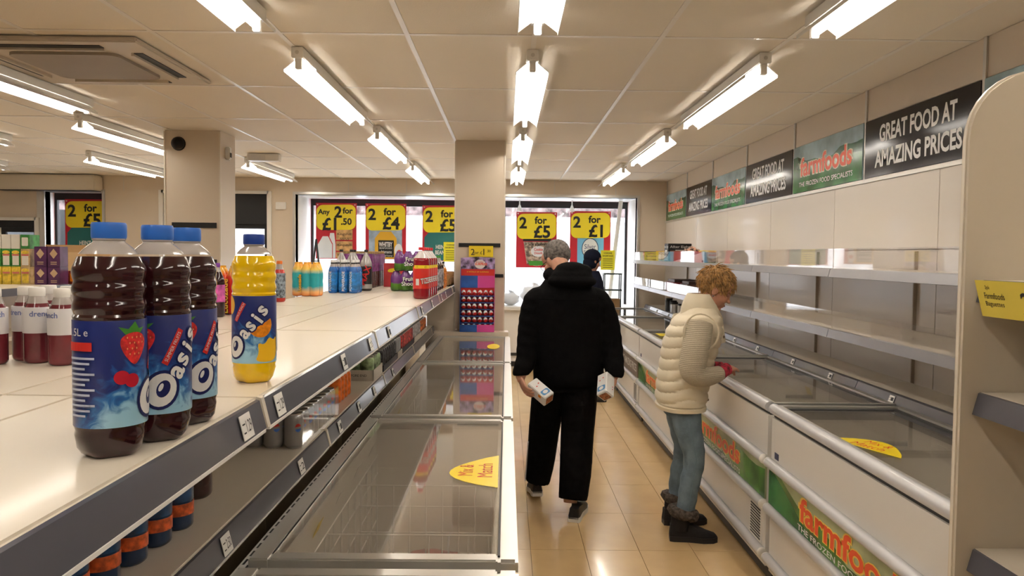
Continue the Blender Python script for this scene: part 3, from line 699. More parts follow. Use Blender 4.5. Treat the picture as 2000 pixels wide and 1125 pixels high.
def art_citrus(lb):
    lab_layers(lb, [
        ('juice_splash', mat('juice_splash_yellow', (.95, .55, .02), .4), lambda b: poly2d(b, soft([(.0, -.042), (.036, -.042), (.035, -.008), (.028, -.015), (.02, -.009), (.013, -.02), (.004, -.016), (.006, -.03)], 2))),
        ('orange_slice', orangem, lambda b: poly2d(b, [(.008 + .016 * math.cos(t), .006 + .016 * math.sin(t)) for t in [math.radians(-150 + 15 * i) for i in range(13)]])),
        ('orange_peel', mat('peel_orange', (.95, .5, .05), .4), lambda b: poly2d(b, oval(-.037, .031, .009, .012))),
        ('ribbon_print', redink, lambda b: poly2d(b, [(-.028, .012), (-.023, .010), (-.010, .033), (-.015, .036)])),
        ('ribbon_lettering', letw, lambda b: text2d(b, 'CITRUS PUNCH', -.019, .023, .003, .025, rot=math.radians(60))),
        ('lettering_outline', navy, lambda b: oasis_word2(b, .09, .0026)),
        ('lettering', letw, lambda b: oasis_word2(b, .03, 0)),
        ('letter_centre', navy, lambda b: poly2d(b, oval(-.026, -.021, .0045, .007, 18, rot=-.3))),
        ('letter_glint', letw, lambda b: poly2d(b, oval(-.0275, -.0195, .0015, .0035, 12, rot=-.3))),
        ('barcode', letw, lambda b: poly2d(b, [(.036, -.03), (.042, -.03), (.042, -.005), (.036, -.005)])),
    ])
def oasis_word2(b, bold, g=0):
    poly2d(b, oval(-.026, -.022, .0115 + g, .014 + g, 24, rot=-.3)); x, y = -.012, -.005
    for ch, h in (('a', .013), ('s', .013), ('i', .018), ('s', .014)):
        text2d(b, ch, x, y, h + g * 1.2, None, rot=math.radians(52), bold=bold); x += .0078; y += .0098
purple = mat('dark_red_drink', (.028, .004, .007), .12, var=.2, coat=.6)
yelld = mat('yellow_drink', (.95, .60, .0), .12, var=.03, coat=.6, sss=.0)
JB = []
for px, py, rz, lab in ((218, 899, 1.6, 'dark red juice bottle with blue cap, front one of three, label turned'), (311, 868, .36, 'dark red juice bottle with blue cap, middle one of three'), (367, 833, .74, 'dark red juice bottle with blue cap, back one of three')):
    p = tz(px, py, r=.042)
    for q in JB:
        while (Vector((p.x, p.y)) - q).length < .0965: p = p + Vector((p.x, p.y, 0)).normalized() * .002
    JB.append(Vector((p.x, p.y)))
    juice('juice_bottle', lab, purple, capb, lblue, art_fruit, p, rz, group='three dark red juice bottles')
p = tz(497, 750, r=.042)
juice('juice_bottle', 'yellow citrus juice bottle with blue cap standing alone on the shelf', yelld, mat('navy_cap', (.015, .06, .35), .35), lblue, art_citrus, p, .31)
# generic bottle prototypes ------------------------------------------------
def bottle_proto(name, label, H, R, drink, capm, labm, z0, z1, fill, neckm=None, word=None, wordm=None, capr=.015, caph=.018, shoulder=.62, group=None, clearbase=None, wrot=0., wh=.02, wz=None, extra=None):
    t = thing(name, label, 'bottle', (0, 0, -50), 0, group)
    def rad(u):
        if u < .04: return R * (.78 + .22 * math.sin(u / .04 * PI / 2))
        if u < shoulder: return R
        w = (u - shoulder) / (.93 - shoulder); w = min(1, w)
        return capr * .92 + (R - capr * .92) * (.5 + .5 * math.cos(w * PI)) ** .8
    prof = [(rad(i / 40 * .93), H * i / 40 * .93) for i in range(41)]
    MB().lathe([q for q in prof if q[1] <= fill * H], 20).build('drink', drink, t, True)
    top = [q for q in prof if q[1] >= fill * H - H * .03]
    if len(top) > 1: MB().lathe(top, 20).build('bottle_neck', neckm or mat('cloudy_clear_plastic', (.6, .55, .52), .15), t, True)
    MB().lathe([(capr, H - caph), (capr * 1.02, H - caph * .9), (capr * 1.02, H - .003), (capr * .9, H), (.002, H)], 20).build('cap', capm, t, True)
    lb = MB().lathe([(R + .0005, H * z0), (R + .0008, H * z0 + .001), (R + .0008, H * z1 - .001), (R + .0005, H * z1)], 24).build('label', labm, t, True)
    if word:
        b = MB(); text2d(b, word, 0, 0, wh, None, rot=wrot, bold=.015); wrap(b, R + .0014, (wz if wz else H * (z0 + z1) / 2)).build('lettering', wordm or letw, lb)
    if extra: extra(lb, R, H)
    return t
def scatter(proto, spots, labels=None):
    for i, s in enumerate(spots):
        l = labels[i] if labels else None
        if i == 0:
            proto.location = s[:3]; proto.rotation_euler = (0, 0, s[3] if len(s) > 3 else 0)
            if l: proto['label'] = l
        else: dup(proto, s[:3], s[3] if len(s) > 3 else 0, l)

# small flavoured water bottles, far side of the top shelf
bp = bottle_proto('water_bottle', 'clear flavoured water bottle with white cap among others on the shelf', .19, .032, mat('pink_red_water', (.17, .025, .035), .12, var=.3, coat=.6), whitep, mat('white_wrap_label', (.72, .71, .74), .4), .40, .74, .80, word='drench', wordm=mat('blue_ink', (.12, .16, .4), .5), capr=.0185, caph=.022, wh=.014, wz=.125, group='flavoured water bottles with white caps')
sp = []
p0 = tz(105, 720, r=.03)
for i, j in ((0, 0), (-1, 0), (-1, 1), (0, 1), (1, 1), (-2, 0), (-2, 1), (-1, 2), (0, 2), (1, 2), (-2, 2), (1, 3), (0, 3), (-1, 3)):
    sp.append((p0.x + .086 * i + .012 * j + random.uniform(-.001, .001) + (.02 if j else 0), p0.y + .04 + .082 * j + (.04 if i % 2 else 0), TZ, random.uniform(-1, 1)))
scatter(bp, sp)
# purple-capped bottles
bp = bottle_proto('soft_drink_bottle', 'dark soft drink bottle with purple cap and pink label beside the red multipack', .235, .033, purple, mat('purple_cap', (.16, .03, .3), .4), mat('pink_label', (.55, .10, .35), .4, var=.5, scale=30), .28, .60, .85, capr=.014, group='purple-capped bottles')
p = tz(398, 622, r=.03); scatter(bp, [(p.x - .035, p.y + .03, TZ, .2), (p.x + .035, p.y + .06, TZ, -.3), (p.x - .04, p.y + .12, TZ, .3)])
bp = bottle_proto('soft_drink_bottle', 'bottle with orange cap standing behind the yellow juice bottle', .235, .033, mat('red_drink', (.5, .03, .02), .2, coat=.5), mat('orange_cap', (.85, .2, .02), .4), mat('multicolour_label', (.2, .25, .3), .4, var=.8, scale=60), .1, .7, .8, capr=.016)
p = tz(546, 590, r=.03); bp.location = (p.x, p.y, TZ)
# shrink-wrapped multipacks
def band_mat(name, H, bands, rough=.2):
    """bands of print up the height of a pack: (height fraction, colour)"""
    if name in MATS: return MATS[name]
    m = bpy.data.materials.new(name); m.use_nodes = True; nt = m.node_tree; p = nt.nodes['Principled BSDF']; p.inputs['Roughness'].default_value = rough; p.inputs['Coat Weight'].default_value = .5
    tc = nt.nodes.new('ShaderNodeTexCoord'); sx = nt.nodes.new('ShaderNodeSeparateXYZ'); nt.links.new(tc.outputs['Object'], sx.inputs[0])
    nz = nt.nodes.new('ShaderNodeTexNoise'); nz.inputs['Scale'].default_value = 28; nz.inputs['Detail'].default_value = 3; nt.links.new(tc.outputs['Object'], nz.inputs[0])
    a = nt.nodes.new('ShaderNodeMath'); a.operation = 'MULTIPLY_ADD'; a.inputs[1].default_value = 1 / H; a.inputs[2].default_value = -.07; nt.links.new(sx.outputs[2], a.inputs[0])
    b = nt.nodes.new('ShaderNodeMath'); b.operation = 'MULTIPLY_ADD'; b.inputs[1].default_value = .14; nt.links.new(nz.outputs['Fac'], b.inputs[0]); nt.links.new(a.outputs[0], b.inputs[2])
    cr = nt.nodes.new('ShaderNodeValToRGB'); el = cr.color_ramp.elements
    for k, (q, c) in enumerate(bands):
        e = el[k] if k < 2 else el.new(q)
        e.position = q; e.color = (*c, 1)
    nt.links.new(b.outputs[0], cr.inputs[0]); nt.links.new(cr.outputs[0], p.inputs['Base Color']); MATS[name] = m
    return m
def multipack(name, label, m, loc, rz, nx, ny, R, H, word, wm, wrot=PI / 2, wh=.03, capm=None, group=None):
    """bottles under tight printed film, melted into one bumpy skin"""
    t = thing(name, label, 'multipack', loc, rz, group)
    b = MB(); Q = R * 1.07
    for i in range(nx):
        for j in range(ny):
            x, y = R * (2 * i + 1 - nx), R * (2 * j + 1 - ny)
            b.lathe([(Q * .8, .001), (Q, .012), (Q, H * .35), (Q * .95, H * .45), (Q, H * .56), (Q, H * .68), (Q * .88, H * .82), (Q * .62, H * .94), (Q * .5, H)], 16, x, y)
    b.box(-R * (nx - .8), R * (nx - .8), -R * (ny - .8), R * (ny - .8), .004, H * .80)
    fuse(b, 'printed_film', m, t, .006, 3)
    for i in range(nx):
        for j in range(ny): MB().lathe([(Q * .45, H - .006), (Q * .45, H + .006), (.002, H + .007)], 12, R * (2 * i + 1 - nx), R * (2 * j + 1 - ny)).build('cap', capm or m, t, True)
    if word:
        sh = Sheet((0, -R * ny - .0035, H * .40), (1, 0, 0), (0, 0, 1))
        sh.text('lettering_outline', ink, t, *[(s_, x, z, wh * 1.12, None, {'rot': wrot, 'bold': .07}) for s_, x, z in word]); sh.text('lettering', wm, t, *[(s_, x, z, wh, None, {'rot': wrot, 'bold': .02}) for s_, x, z in word])
    return t
p = tz(437, 615); multipack('drink_multipack', 'red shrink-wrapped energy drink multipack with yellow lettering', band_mat('red_film', .215, [(0, (.6, .02, .02)), (.6, (.72, .03, .02)), (.8, (.75, .05, .02)), (.95, (.9, .45, .03))]), (p.x + .0, p.y + .06, TZ), .1, 2, 2, .033, .215, [('Lucozade', .0, 0)], mat('letter_yellow2', (.95, .6, .05), .4), wh=.03)
p = tz(601, 579, r=.06); multipack('drink_multipack', 'teal and orange shrink-wrapped sports drink multipack', band_mat('teal_film', .215, [(0, (.85, .22, .03)), (.14, (.9, .5, .2)), (.3, (.03, .42, .48)), (.68, (.03, .42, .48)), (.82, (.85, .6, .08)), (.95, (.9, .45, .05))]), (p.x, p.y, TZ), -.12, 3, 2, .030, .215, [('Lucozade', -.03, .0)], mat('letter_yellow2', (.95, .6, .05), .4), wh=.022)
# blue sports drinks
bp = bottle_proto('sports_drink_bottle', 'blue sports drink bottle with black and white cap in a cluster', .235, .033, mat('blue_drink', (.01, .13, .48), .12, coat=.6), mat('white_black_cap', (.75, .75, .76), .4), mat('blue_label', (.02, .20, .55), .3, var=.4, scale=35, coat=.3), .1, .62, .80, word='POWERADE', wrot=PI / 2, wh=.019, capr=.016, caph=.03, group='cluster of blue sports drinks')
MB().lathe([(.0166, .2045), (.0172, .206), (.0172, .215), (.0166, .216)], 16).build('cap_ring', black, bp, True)
sp = []
p0 = tz(648, 573, r=.02)
for i in range(3):
    for j in range(3): sp.append((p0.x + .072 * i, p0.y + .04 + .075 * j, TZ, random.uniform(-.6, .6)))
scatter(bp, sp)
# cola bottles
colam = mat('cola', (.02, .008, .006), .12, coat=.5)
bp = bottle_proto('cola_bottle', 'black cola bottle with black cap beside the blue sports drinks', .31, .045, colam, black, mat('black_red_label', (.015, .012, .014), .3, coat=.4), .17, .60, .60, neckm=mat('silver_neck', (.42, .40, .39), .2, .3, coat=.4), word='MAX', wordm=redink, wrot=1.2, wh=.05, capr=.0145, group='cola bottles')
MB().lathe([(.0355, .001), (.0435, .012), (.0455, .02), (.0455, .052)], 20).build('base_wrap', mat('silver_neck', (.42, .40, .39), .2), bp, True)
p0 = tz(713, 569, r=.03); scatter(bp, [(p0.x, p0.y + .04, TZ, 0), (p0.x - .12, p0.y + .1, TZ, .3), (p0.x - .12, p0.y + .2, TZ, -.3), (p0.x - .21, p0.y + .16, TZ, .2)], ['black cola bottle standing apart on the shelf', None, None, None])
# tall purple-sleeved bottles in a row
bp = bottle_proto('squash_bottle', 'tall bottle with purple sleeve and tan top in the long back row', .30, .036, mat('squash_brown', (.06, .03, .025), .2, coat=.4), mat('tan_cap', (.42, .28, .12), .5), mat('purple_sleeve', (.20, .04, .20), .3, var=.3, scale=40, coat=.3), .45, .86, .5, neckm=mat('purple_sleeve', (.2, .04, .2), .3), capr=.03, caph=.02, shoulder=.9, group='long back row of purple-sleeved bottles')
sp = []
for i in range(2):
    for j in range(9): sp.append((-1.28 + .078 * i + (.0 if j else 0), 6.3 + .085 * j, TZ, random.uniform(-1, 1)))
for j in range(8): sp.append((-1.115, 6.35 + .085 * j, TZ, random.uniform(-1, 1)))
scatter(bp, sp)
# snack carton with banana print
t = thing('snack_carton', 'red and yellow carton with banana print behind the fruit drink packs', 'carton', (-.95, 6.72, TZ), .1)
MB().box(-.1, .1, -.05, .05, 0, .20, bev=.002).build('carton', mat('carton_red', (.6, .05, .06), .4, var=.2), t)
sh = Sheet((0, -.0505, .1), (1, 0, 0), (0, 0, 1)); sh.poly('banana_print', yellowc, t, [(.0 + .05 * math.cos(a), -.02 + .06 * math.sin(a)) for a in [math.radians(-60 + 15 * i) for i in range(9)]] + [(.0 + .03 * math.cos(a), -.01 + .045 * math.sin(a)) for a in [math.radians(60 - 15 * i) for i in range(9)]])
sh.poly('yellow_flash', yellowc, t, soft([(-.07, .02), (.02, .03), (.02, .06), (-.06, .055)]))
# fruit drink packs
pf = band_mat('purple_film', .145, [(0, (.04, .12, .01)), (.38, (.10, .26, .03)), (.44, (.16, .04, .22)), (.95, (.2, .06, .26))])
p = tz(800, 569)
multipack('drink_multipack', 'purple and green kids drink multipack, lower of two stacked', pf, (p.x - .04, p.y + .08, TZ), 0, 3, 2, .036, .145, [('Fruit', .03, .035), ('Shoot', .03, .0)], letw, wrot=.05, wh=.032)
multipack('drink_multipack', 'purple and green kids drink multipack, upper of two stacked', pf, (p.x - .02, p.y + .08, TZ + .15), 0, 3, 2, .034, .145, [('Fruit', .03, .035), ('Shoot', .03, .0)], letw, wrot=.05, wh=.032)
# red fizzy drinks
def tizer_extra(lb, R, H):
    b = MB(); poly2d(b, [(-.06, .055), (.06, .055), (.06, .075), (-.06, .075)]); o = wrap(b, R + .0012, H * .42).build('price_band', yellowc, lb)
    b = MB(); text2d(b, '£1', .02, .065, .013); text2d(b, '£1', -.04, .065, .013); wrap(b, R + .0016, H * .42).build('price_lettering', ink, lb)
    b = MB(); text2d(b, 'TIZER', .028, -.02, .038, .085, rot=.15, bold=.05); wrap(b, R + .0014, H * .42).build('lettering_outline', ink, lb)
    b = MB(); text2d(b, 'TIZER', .028, -.02, .034, .08, rot=.15, bold=.02); wrap(b, R + .002, H * .42).build('lettering', letw, lb)
    b = MB(); poly2d(b, [(-.045, -.05), (-.022, -.05), (-.022, -.01), (-.045, -.01)]); wrap(b, R + .0014, H * .42).build('barcode_panel', letw, lb)
bp = bottle_proto('fizzy_drink_bottle', 'big red fizzy drink bottle with red cap in the row at the shelf edge', .325, .052, mat('red_fizzy', (.30, .006, .015), .12, coat=.6), mat('red_cap', (.7, .02, .03), .35), mat('red_label', (.72, .03, .02), .3, coat=.4, var=.1), .2, .62, .80, neckm=mat('frosty_clear', (.66, .6, .6), .15, coat=.5), capr=.019, caph=.018, shoulder=.74, extra=tizer_extra, group='row of red fizzy drinks')
p0 = tz(821, 585, r=.04); scatter(bp, [(p0.x + .003 * j, p0.y + .05 + .108 * j, TZ, .25) for j in range(5)])
# further goods beyond the red bottles
bp = bottle_proto('soft_drink_bottle', 'dark berry drink bottle with green cap beyond the red fizzy row', .27, .04, purple, leaf, mat('silver_berry_label', (.35, .33, .36), .35, var=.7, scale=40), .1, .62, .8, group='berry drinks beyond the red row')
scatter(bp, [(-.56 + .01 * (j % 2), 5.85 + .1 * j, TZ, .3 * j) for j in range(6)] + [(-.66, 6.3 + .1 * j, TZ, .3 * j) for j in range(4)])
bp = bottle_proto('soft_drink_bottle', 'orange drink bottle with black cap beside the far price rail', .22, .035, mat('orange_drink', (.75, .25, .02), .2, coat=.5), black, mat('orange_label', (.7, .2, .02), .4, var=.6, scale=40), .15, .6, .8, group='orange drinks by the far rail')
scatter(bp, [(-.545, 6.5 + .09 * j, TZ, j) for j in range(3)])
for j in range(3):
    t = thing('snack_box', 'open brown display box of snacks at the far shelf end', 'box', (-.58, 6.95 + .2 * j, TZ), 0, 'display boxes at the far shelf end')
    MB().box(-.08, .08, -.09, .09, 0, .012).box(-.08, -.074, -.09, .09, 0, .12).box(.074, .08, -.09, .09, 0, .07).box(-.08, .08, -.09, -.084, 0, .10).box(-.08, .08, .084, .09, 0, .12).build('tray', cardb, t)
    for k in range(4): MB().box(-.065, .065, -.08 + .042 * k, -.045 + .042 * k, .012, .10, bev=.004).build('snack_pack', (pk + [redc])[k % 4], t)
# ------------------------------------------------------------------ lower shelf: cans
steel = mat('can_end_metal', (.6, .6, .6), .3, .8)
def can_proto(name, label, bodym, H=.115, R=.033, word=None, wm=None, roundel=False, group=None, wrot=PI / 2, wh=.026):
    t = thing(name, label, 'can', (0, 0, -50), 0, group)
    b = MB().lathe([(R * .8, .003), (R * .97, .009), (R, .016), (R, H - .018), (R * .95, H - .010), (R * .84, H - .004)], 20).build('can_body', bodym, t, True)
    MB().lathe([(R * .80, H - .006), (R * .86, H - .003), (R * .86, H), (R * .80, H), (R * .78, H - .004), (.002, H - .004)], 18).build('can_lid', steel, t, True)
    MB().lathe([(R * .74, 0), (R * .8, .0005), (R * .8, .004)], 16).build('can_base', steel, t, True)
    if roundel:
        for nm, m, fn in (('roundel_red', redink, lambda t_: t_ >= 0), ('roundel_blue', capb, lambda t_: t_ < 0)):
            bb = MB(); poly2d(bb, [(.011 * math.cos(a) - .006, .012 + .014 * math.sin(a)) for a in [(PI if nm.endswith('blue') else 0) + .35 + (PI - .5) * i / 10 for i in range(11)]]); wrap(bb, R + .0006, H * .5).build(nm, m, b)
        bb = MB(); text2d(bb, 'pepsi', .026, .012, .011, .024); wrap(bb, R + .0006, H * .5).build('lettering', mat('blue_ink', (.12, .16, .4), .5), b)
    elif word:
        bb = MB(); text2d(bb, word, 0, 0, wh, None, rot=wrot, bold=.02); wrap(bb, R + .0006, H * .5).build('lettering', wm or letw, b)
    return t
silver = mat('silver_can', (.42, .42, .43), .25, .5, var=.05, coat=.3)
bp = can_proto('cola_can', 'silver cola can in the shrink-wrapped block on the lower shelf', silver, roundel=True, group='shrink-wrapped silver cola cans')
p0 = at(535, 880, Z=BZ)
P1 = Vector((-.705, 2.60, BZ))
sp = [(P1.x - .068 * i, P1.y + .068 * j, BZ, 1.0 + random.uniform(-.25, .25)) for j in range(8) for i in range(3)]
scatter(bp, sp)
t = thing('shrink_wrap', 'clear film stretched round the block of silver cola cans', 'shrink wrap', (P1.x - .068, P1.y + .238, BZ), 0)
MB().loft([[( .106 * sx, .276 * sy, z) for sx, sy in ((-1, -1), (1, -1), (1, 1), (-1, 1))] for z in (.002, .118)], cap=False).build('film', glass('thin_film', (.96, .95, .95), .03), t)
def tray(loc, L, Wd, h, label, words=None, m=None):
    t = thing('can_tray', label, 'tray', loc, 0)
    m = m or mat('pale_card', (.58, .52, .44), .6, var=.06)
    MB().box(-Wd / 2, Wd / 2, 0, L, 0, .004).build('tray_base', m, t)
    for q in ((-Wd / 2, -Wd / 2 + .003, 0, L), (Wd / 2 - .003, Wd / 2, 0, L), (-Wd / 2, Wd / 2, 0, .003), (-Wd / 2, Wd / 2, L - .003, L)): MB().box(*q, .004, h).build('tray_side', m, t)
    if words: Sheet((0, -.0005, h / 2), (1, 0, 0), (0, 0, 1)).text('lettering', ink, t, (words, 0, 0, .012))
    return t
def can_block(proto, x, y, nx, ny, dz=.004, R=.0672):
    scatter(proto, [(x - R * i, y + R * j, BZ + dz, random.uniform(-1, 2)) for j in range(ny) for i in range(nx)])
# orange carton behind the silver cans
bp = can_proto('orange_can', 'orange drink can behind the silver cola block', mat('orange_can_m', (.75, .16, .015), .3, .2, var=.3, scale=40), group='orange cans on the lower shelf')
can_block(bp, -.74, 3.36, 2, 4, 0)
tray((-.7752, 3.96, BZ), .285, .209, .055, 'pale card tray of green drink cans on the lower shelf', 'BEST BEFORE END')
bp = can_proto('green_can', 'pale green drink can standing in the card tray', mat('green_can_m', (.30, .42, .22), .3, .2, var=.75, scale=22), group='green cans in the tray')
can_block(bp, -.708, 4.0, 3, 4)
# rows of cans to the far end
y = 4.31
for nm, lab, m, n, tm_ in (('black_can', 'black and silver patterned drink can in the lower shelf row', mat('black_can_m', (.05, .05, .055), .3, .3, var=.9, scale=50), 8, black), ('silver_can', 'plain silver drink can in the lower shelf row', silver, 3, None), ('red_can', 'red and white drink can in the lower shelf row', mat('red_can_m', (.55, .06, .05), .3, .2, var=.7, scale=45), 9, black), ('silver_can', 'white and grey drink can beyond the red cans', mat('white_can_m', (.5, .5, .5), .3, .2, var=.5, scale=45), 7, None), ('orange_can', 'orange and black drink can at the far end of the lower shelf', mat('orange_black_can', (.6, .15, .03), .3, .2, var=.8, scale=40), 6, None)):
    tray((-.7416, y - .0385, BZ), .0672 * n + .010, .145, .035, 'low %s tray under a row of %s' % ('black' if tm_ else 'card', lab.split(' in ')[0].split(' beyond')[0].split(' at ')[0] + 's'), None, tm_)
    bp = can_proto(nm, lab, m, group='row of cans: ' + lab.split(' drink')[0])
    can_block(bp, -.708, y, 2, n)
    y += .0672 * n + .03
# big purple packs above/behind the cans
for j in range(4):
    multipack('drink_multipack', 'purple drink pack behind the can rows on the lower shelf', pf, (-.857, 4.72 + .2 * j, BZ), 0, 1, 2, .035, .2, None, letw, group='purple packs behind the cans')
# blue ribbed bottles and a sauce bottle on the near lower shelf
bp = bottle_proto('energy_drink_bottle', 'dark blue bottle with orange band on the lower shelf under the top shelf lip', .225, .036, mat('dark_blue_drink', (.01, .035, .10), .2, coat=.5), black, mat('blue_orange_label', (.01, .06, .17), .3, var=.5, scale=40, coat=.3), .30, .78, .85, group='dark blue bottles on the lower shelf')
MB().lathe([(.0372, .035), (.0375, .036), (.0375, .062), (.0372, .063)], 20).build('orange_band', mat('orange_band', (.75, .13, .03), .4, var=.4, scale=60), bp, True)
scatter(bp, [(-.80 + .006 * j, 1.30 + .105 * j, BZ, random.uniform(-1, 1)) for j in range(6)] + [(-.866, y_, BZ, random.uniform(-1, 1)) for y_ in (1.2475, 1.3525, 1.4575, 1.6675, 1.7725, 1.8775)])
bp = bottle_proto('soft_drink_bottle', 'brown bottle with cream label standing alone on the lower shelf', .27, .042, mat('brown_drink', (.035, .008, .006), .15, coat=.5), redc, mat('cream_label', (.66, .58, .42), .4), .25, .62, .85)
bp.location = (-.82, 2.06, BZ)
t = thing('drink_carton', 'blue and green drink carton lying on the near lower shelf', 'carton', (-.755, 1.10, BZ), .3)
MB().box(-.05, .05, -.1, .1, 0, .06, bev=.004).build('carton', mat('carton_blue', (.02, .10, .2), .35, var=.6, scale=30), t); MB().box(-.045, .045, -.03, .03, .0595, .0615).build('print_panel', leaf, t)
# ================================================================== CHOCOLATE EGG DISPLAY
t = thing('egg_display', 'red and blue cardboard counter display of chocolate eggs at the pillar', 'display', (-.262, 7.05, .905))
dm = mat('display_blue', (.03, .12, .45), .4, var=.2); dr = mat('display_red', (.72, .04, .03), .4, var=.08); dp = mat('display_pink', (.75, .08, .35), .4)
MB().box(-.155, .155, .055, .06, 0, .60).build('back_card', dr, t)
MB().prism([(-.155, .56), (.155, .56), (.155, .66), (.08, .665), (0, .672), (-.155, .66)], lambda a, b, k: (a, .05 + .004 * k, b)).build('header_card', mat('header_print', (.30, .22, .40), .4, var=.9, scale=22), t)
for s in (-1, 1): MB().prism([(-.0675, 0), (.055, 0), (.055, .56), (.03, .56), (-.02, .40), (-.0675, .1)], lambda a, b, k: (s * (.152 + .003 * k), a, b)).build('side_card', dm if s < 0 else dp, t)
MB().box(-.155, .0, -.0705, -.0675, 0, .065).build('front_card', dm, t); MB().box(.0, .155, -.0705, -.0675, 0, .065).build('front_card', dp, t)
MB().box(-.15, .0, .045, .05, .39, .50).build('picture_card', dm, t); MB().box(.0, .15, .045, .05, .39, .50).build('picture_card', dp, t)
sh = Sheet((0, .0495, .625), (1, 0, 0), (0, 0, 1)); sh.poly('logo_panel', letw, t, oval(.02, -.02, .05, .04)); sh.text('lettering', redink, t, ('Kinder', .02, .0, .02, .07), ); sh.text('lettering', orangei, t, ('SURPRISE', .03, -.02, .022, .11, {'bold': .03}))
Sheet((0, .044, .535), (1, 0, 0), (0, 0, 1)).text('lettering', yellowc, t, ('A WORLD OF SURPRISES', 0, 0, .012, .2))
eggm = bpy.data.materials.new('egg_foil'); eggm.use_nodes = True; _nt = eggm.node_tree; _p = _nt.nodes['Principled BSDF']; _p.inputs['Roughness'].default_value = .3; _p.inputs['Metallic'].default_value = .2
_tc2 = _nt.nodes.new('ShaderNodeTexCoord'); _sx = _nt.nodes.new('ShaderNodeSeparateXYZ'); _cr = _nt.nodes.new('ShaderNodeValToRGB'); _cr.color_ramp.interpolation = 'CONSTANT'
_nt.links.new(_tc2.outputs['Generated'], _sx.inputs[0]); _nt.links.new(_sx.outputs[2], _cr.inputs[0]); _cr.color_ramp.elements[0].color = (.6, .03, .03, 1); _cr.color_ramp.elements[1].position = .48; _cr.color_ramp.elements[1].color = (.75, .73, .72, 1); _nt.links.new(_cr.outputs[0], _p.inputs['Base Color'])
eb = MB(); eb.lathe([(.001, 0), (.011, .003), (.0185, .012), (.0205, .022), (.0185, .034), (.013, .045), (.006, .0505), (.001, .052)], 16); em = eb.me('egg', eggm, True)
sw = MB(); poly2d(sw, oval(0, 0, .013, .006)); swm = wrap(sw, .0208, .027).me('foil_print', redink)
for r in range(6):
    z = .02 + .06 * r; yy = -.045 + .014 * r
    MB().box(-.15, .15, yy - .022, .054, z - .006, z).build('egg_tier', dm, t)
    for c in range(6):
        e = thing('chocolate_egg', 'red and white foil chocolate egg in the counter display', 'chocolate egg', (-.262 - .125 + .05 * c, 7.05 + yy, .905 + z), random.uniform(-.5, .5), 'chocolate eggs in the display')
        link('egg', em, e); link('foil_print', swm, e)
t = thing('price_sign', 'yellow two for one fifty price card clipped to the centre pillar', 'sign', (-.235, 7.125, 1.625))
MB().box(-.11, .11, -.004, .012, -.05, .05).build('card', yellowc, t); Sheet((0, -.0045, 0), (1, 0, 0), (0, 0, 1)).text('lettering', ink, t, ('2', -.075, -.005, .055), ('for £', -.03, -.01, .03), ('1', .025, -.005, .055), ('.50', .07, .005, .022))
# ================================================================== WINDOW POSTERS
def poster(x, z, art, label, y=11.6, w=.60, h=.82, lines=()):
    t = thing('window_poster', label, 'poster', (x, y, z), 0, 'offer posters hanging in the windows')
    MB().box(-w / 2, w / 2, -.004, .004, -h / 2, h / 2).build('sheet', redc, t)
    sh = Sheet((0, -.0045, 0), (1, 0, 0), (0, 0, 1), .0015)
    art(sh, t)
    sh.poly('offer_panel', mat('offer_yellow', (.92, .72, .02), .4), t, [(a, b + .02 * a) for a, b in rrect(0, .2, w * .96, .37, .09)])
    sh.text('lettering', ink, t, *[(s, a, b, hh, None, {'bold': .03}) for s, a, b, hh in lines])
    for s in (-1, 1): MB().tube([(s * (w / 2 - .025), -.006, h / 2 - .025), (s * (w / 2 - .025), .006, h / 2 - .025)], .010, 10).build('eyelet', alu, t)
def two_for(n): return [('2', -.2, .25, .17), ('for', .06, .29, .11), ('£' + n, .08, .12, .19)]
pw = mat('poster_white', (.75, .76, .76), .4); pt = mat('poster_tan', (.62, .36, .14), .4, var=.3, scale=12); pgold = mat('poster_gold', (.75, .42, .03), .4); pblue = mat('poster_greyblue', (.36, .45, .55), .4, var=.2); pteal = mat('poster_teal', (.02, .16, .16), .4); plb = mat('poster_lightblue', (.18, .50, .75), .4)
def art1(sh, t):
    sh.poly('milk_bottle_print', pw, t, [(-.27, -.4), (-.27, -.2), (-.2, -.08), (-.12, -.08), (-.06, -.2), (-.06, -.4)], [(-.05, -.4), (-.05, -.19), (-.1, -.09), (-.09, -.03), (-.03, -.03), (-.01, -.2), (-.01, -.4)])
    sh.poly('loaf_print', pt, t, [(.0, -.13), (.24, -.13), (.24, .02), (.0, .02)], [(.0, -.29), (.24, -.29), (.24, -.15), (.0, -.15)], [(.0, -.4), (.24, -.4), (.24, -.31), (.0, -.31)])
    sh.text('loaf_lettering', ink, t, ('Kingsmill', .12, -.05, .05, .2), ('50/50', .12, -.12, .04), ('Kingsmill', .12, -.21, .05, .2), ('Kingsmill', .12, -.36, .05, .2))
def art2(sh, t):
    sh.poly('pouch_background', pblue, t, [(-.25, -.4), (.24, -.4), (.24, .05), (-.25, .05)])
    sh.poly('pouch_print', pgold, t, [(-.16, -.4), (.16, -.4), (.16, -.1), (.08, .0), (-.08, .0), (-.16, -.1)])
    sh.poly('pouch_label', ink, t, [(-.11, -.38), (.12, -.38), (.12, -.13), (-.11, -.13)])
    sh.text('pouch_lettering', letw, t, ('WHITBY', 0, -.19, .07, .2, {'bold': .03}), ('SEAFOODS', 0, -.245, .025, .19), ('ultimate', 0, -.3, .045, .18), ('Wholetail Scampi', 0, -.36, .03, .2))
    sh.poly('dish_print', pw, t, oval(.19, -.28, .06, .1)); sh.poly('food_print', redink, t, oval(.2, -.3, .03, .03))
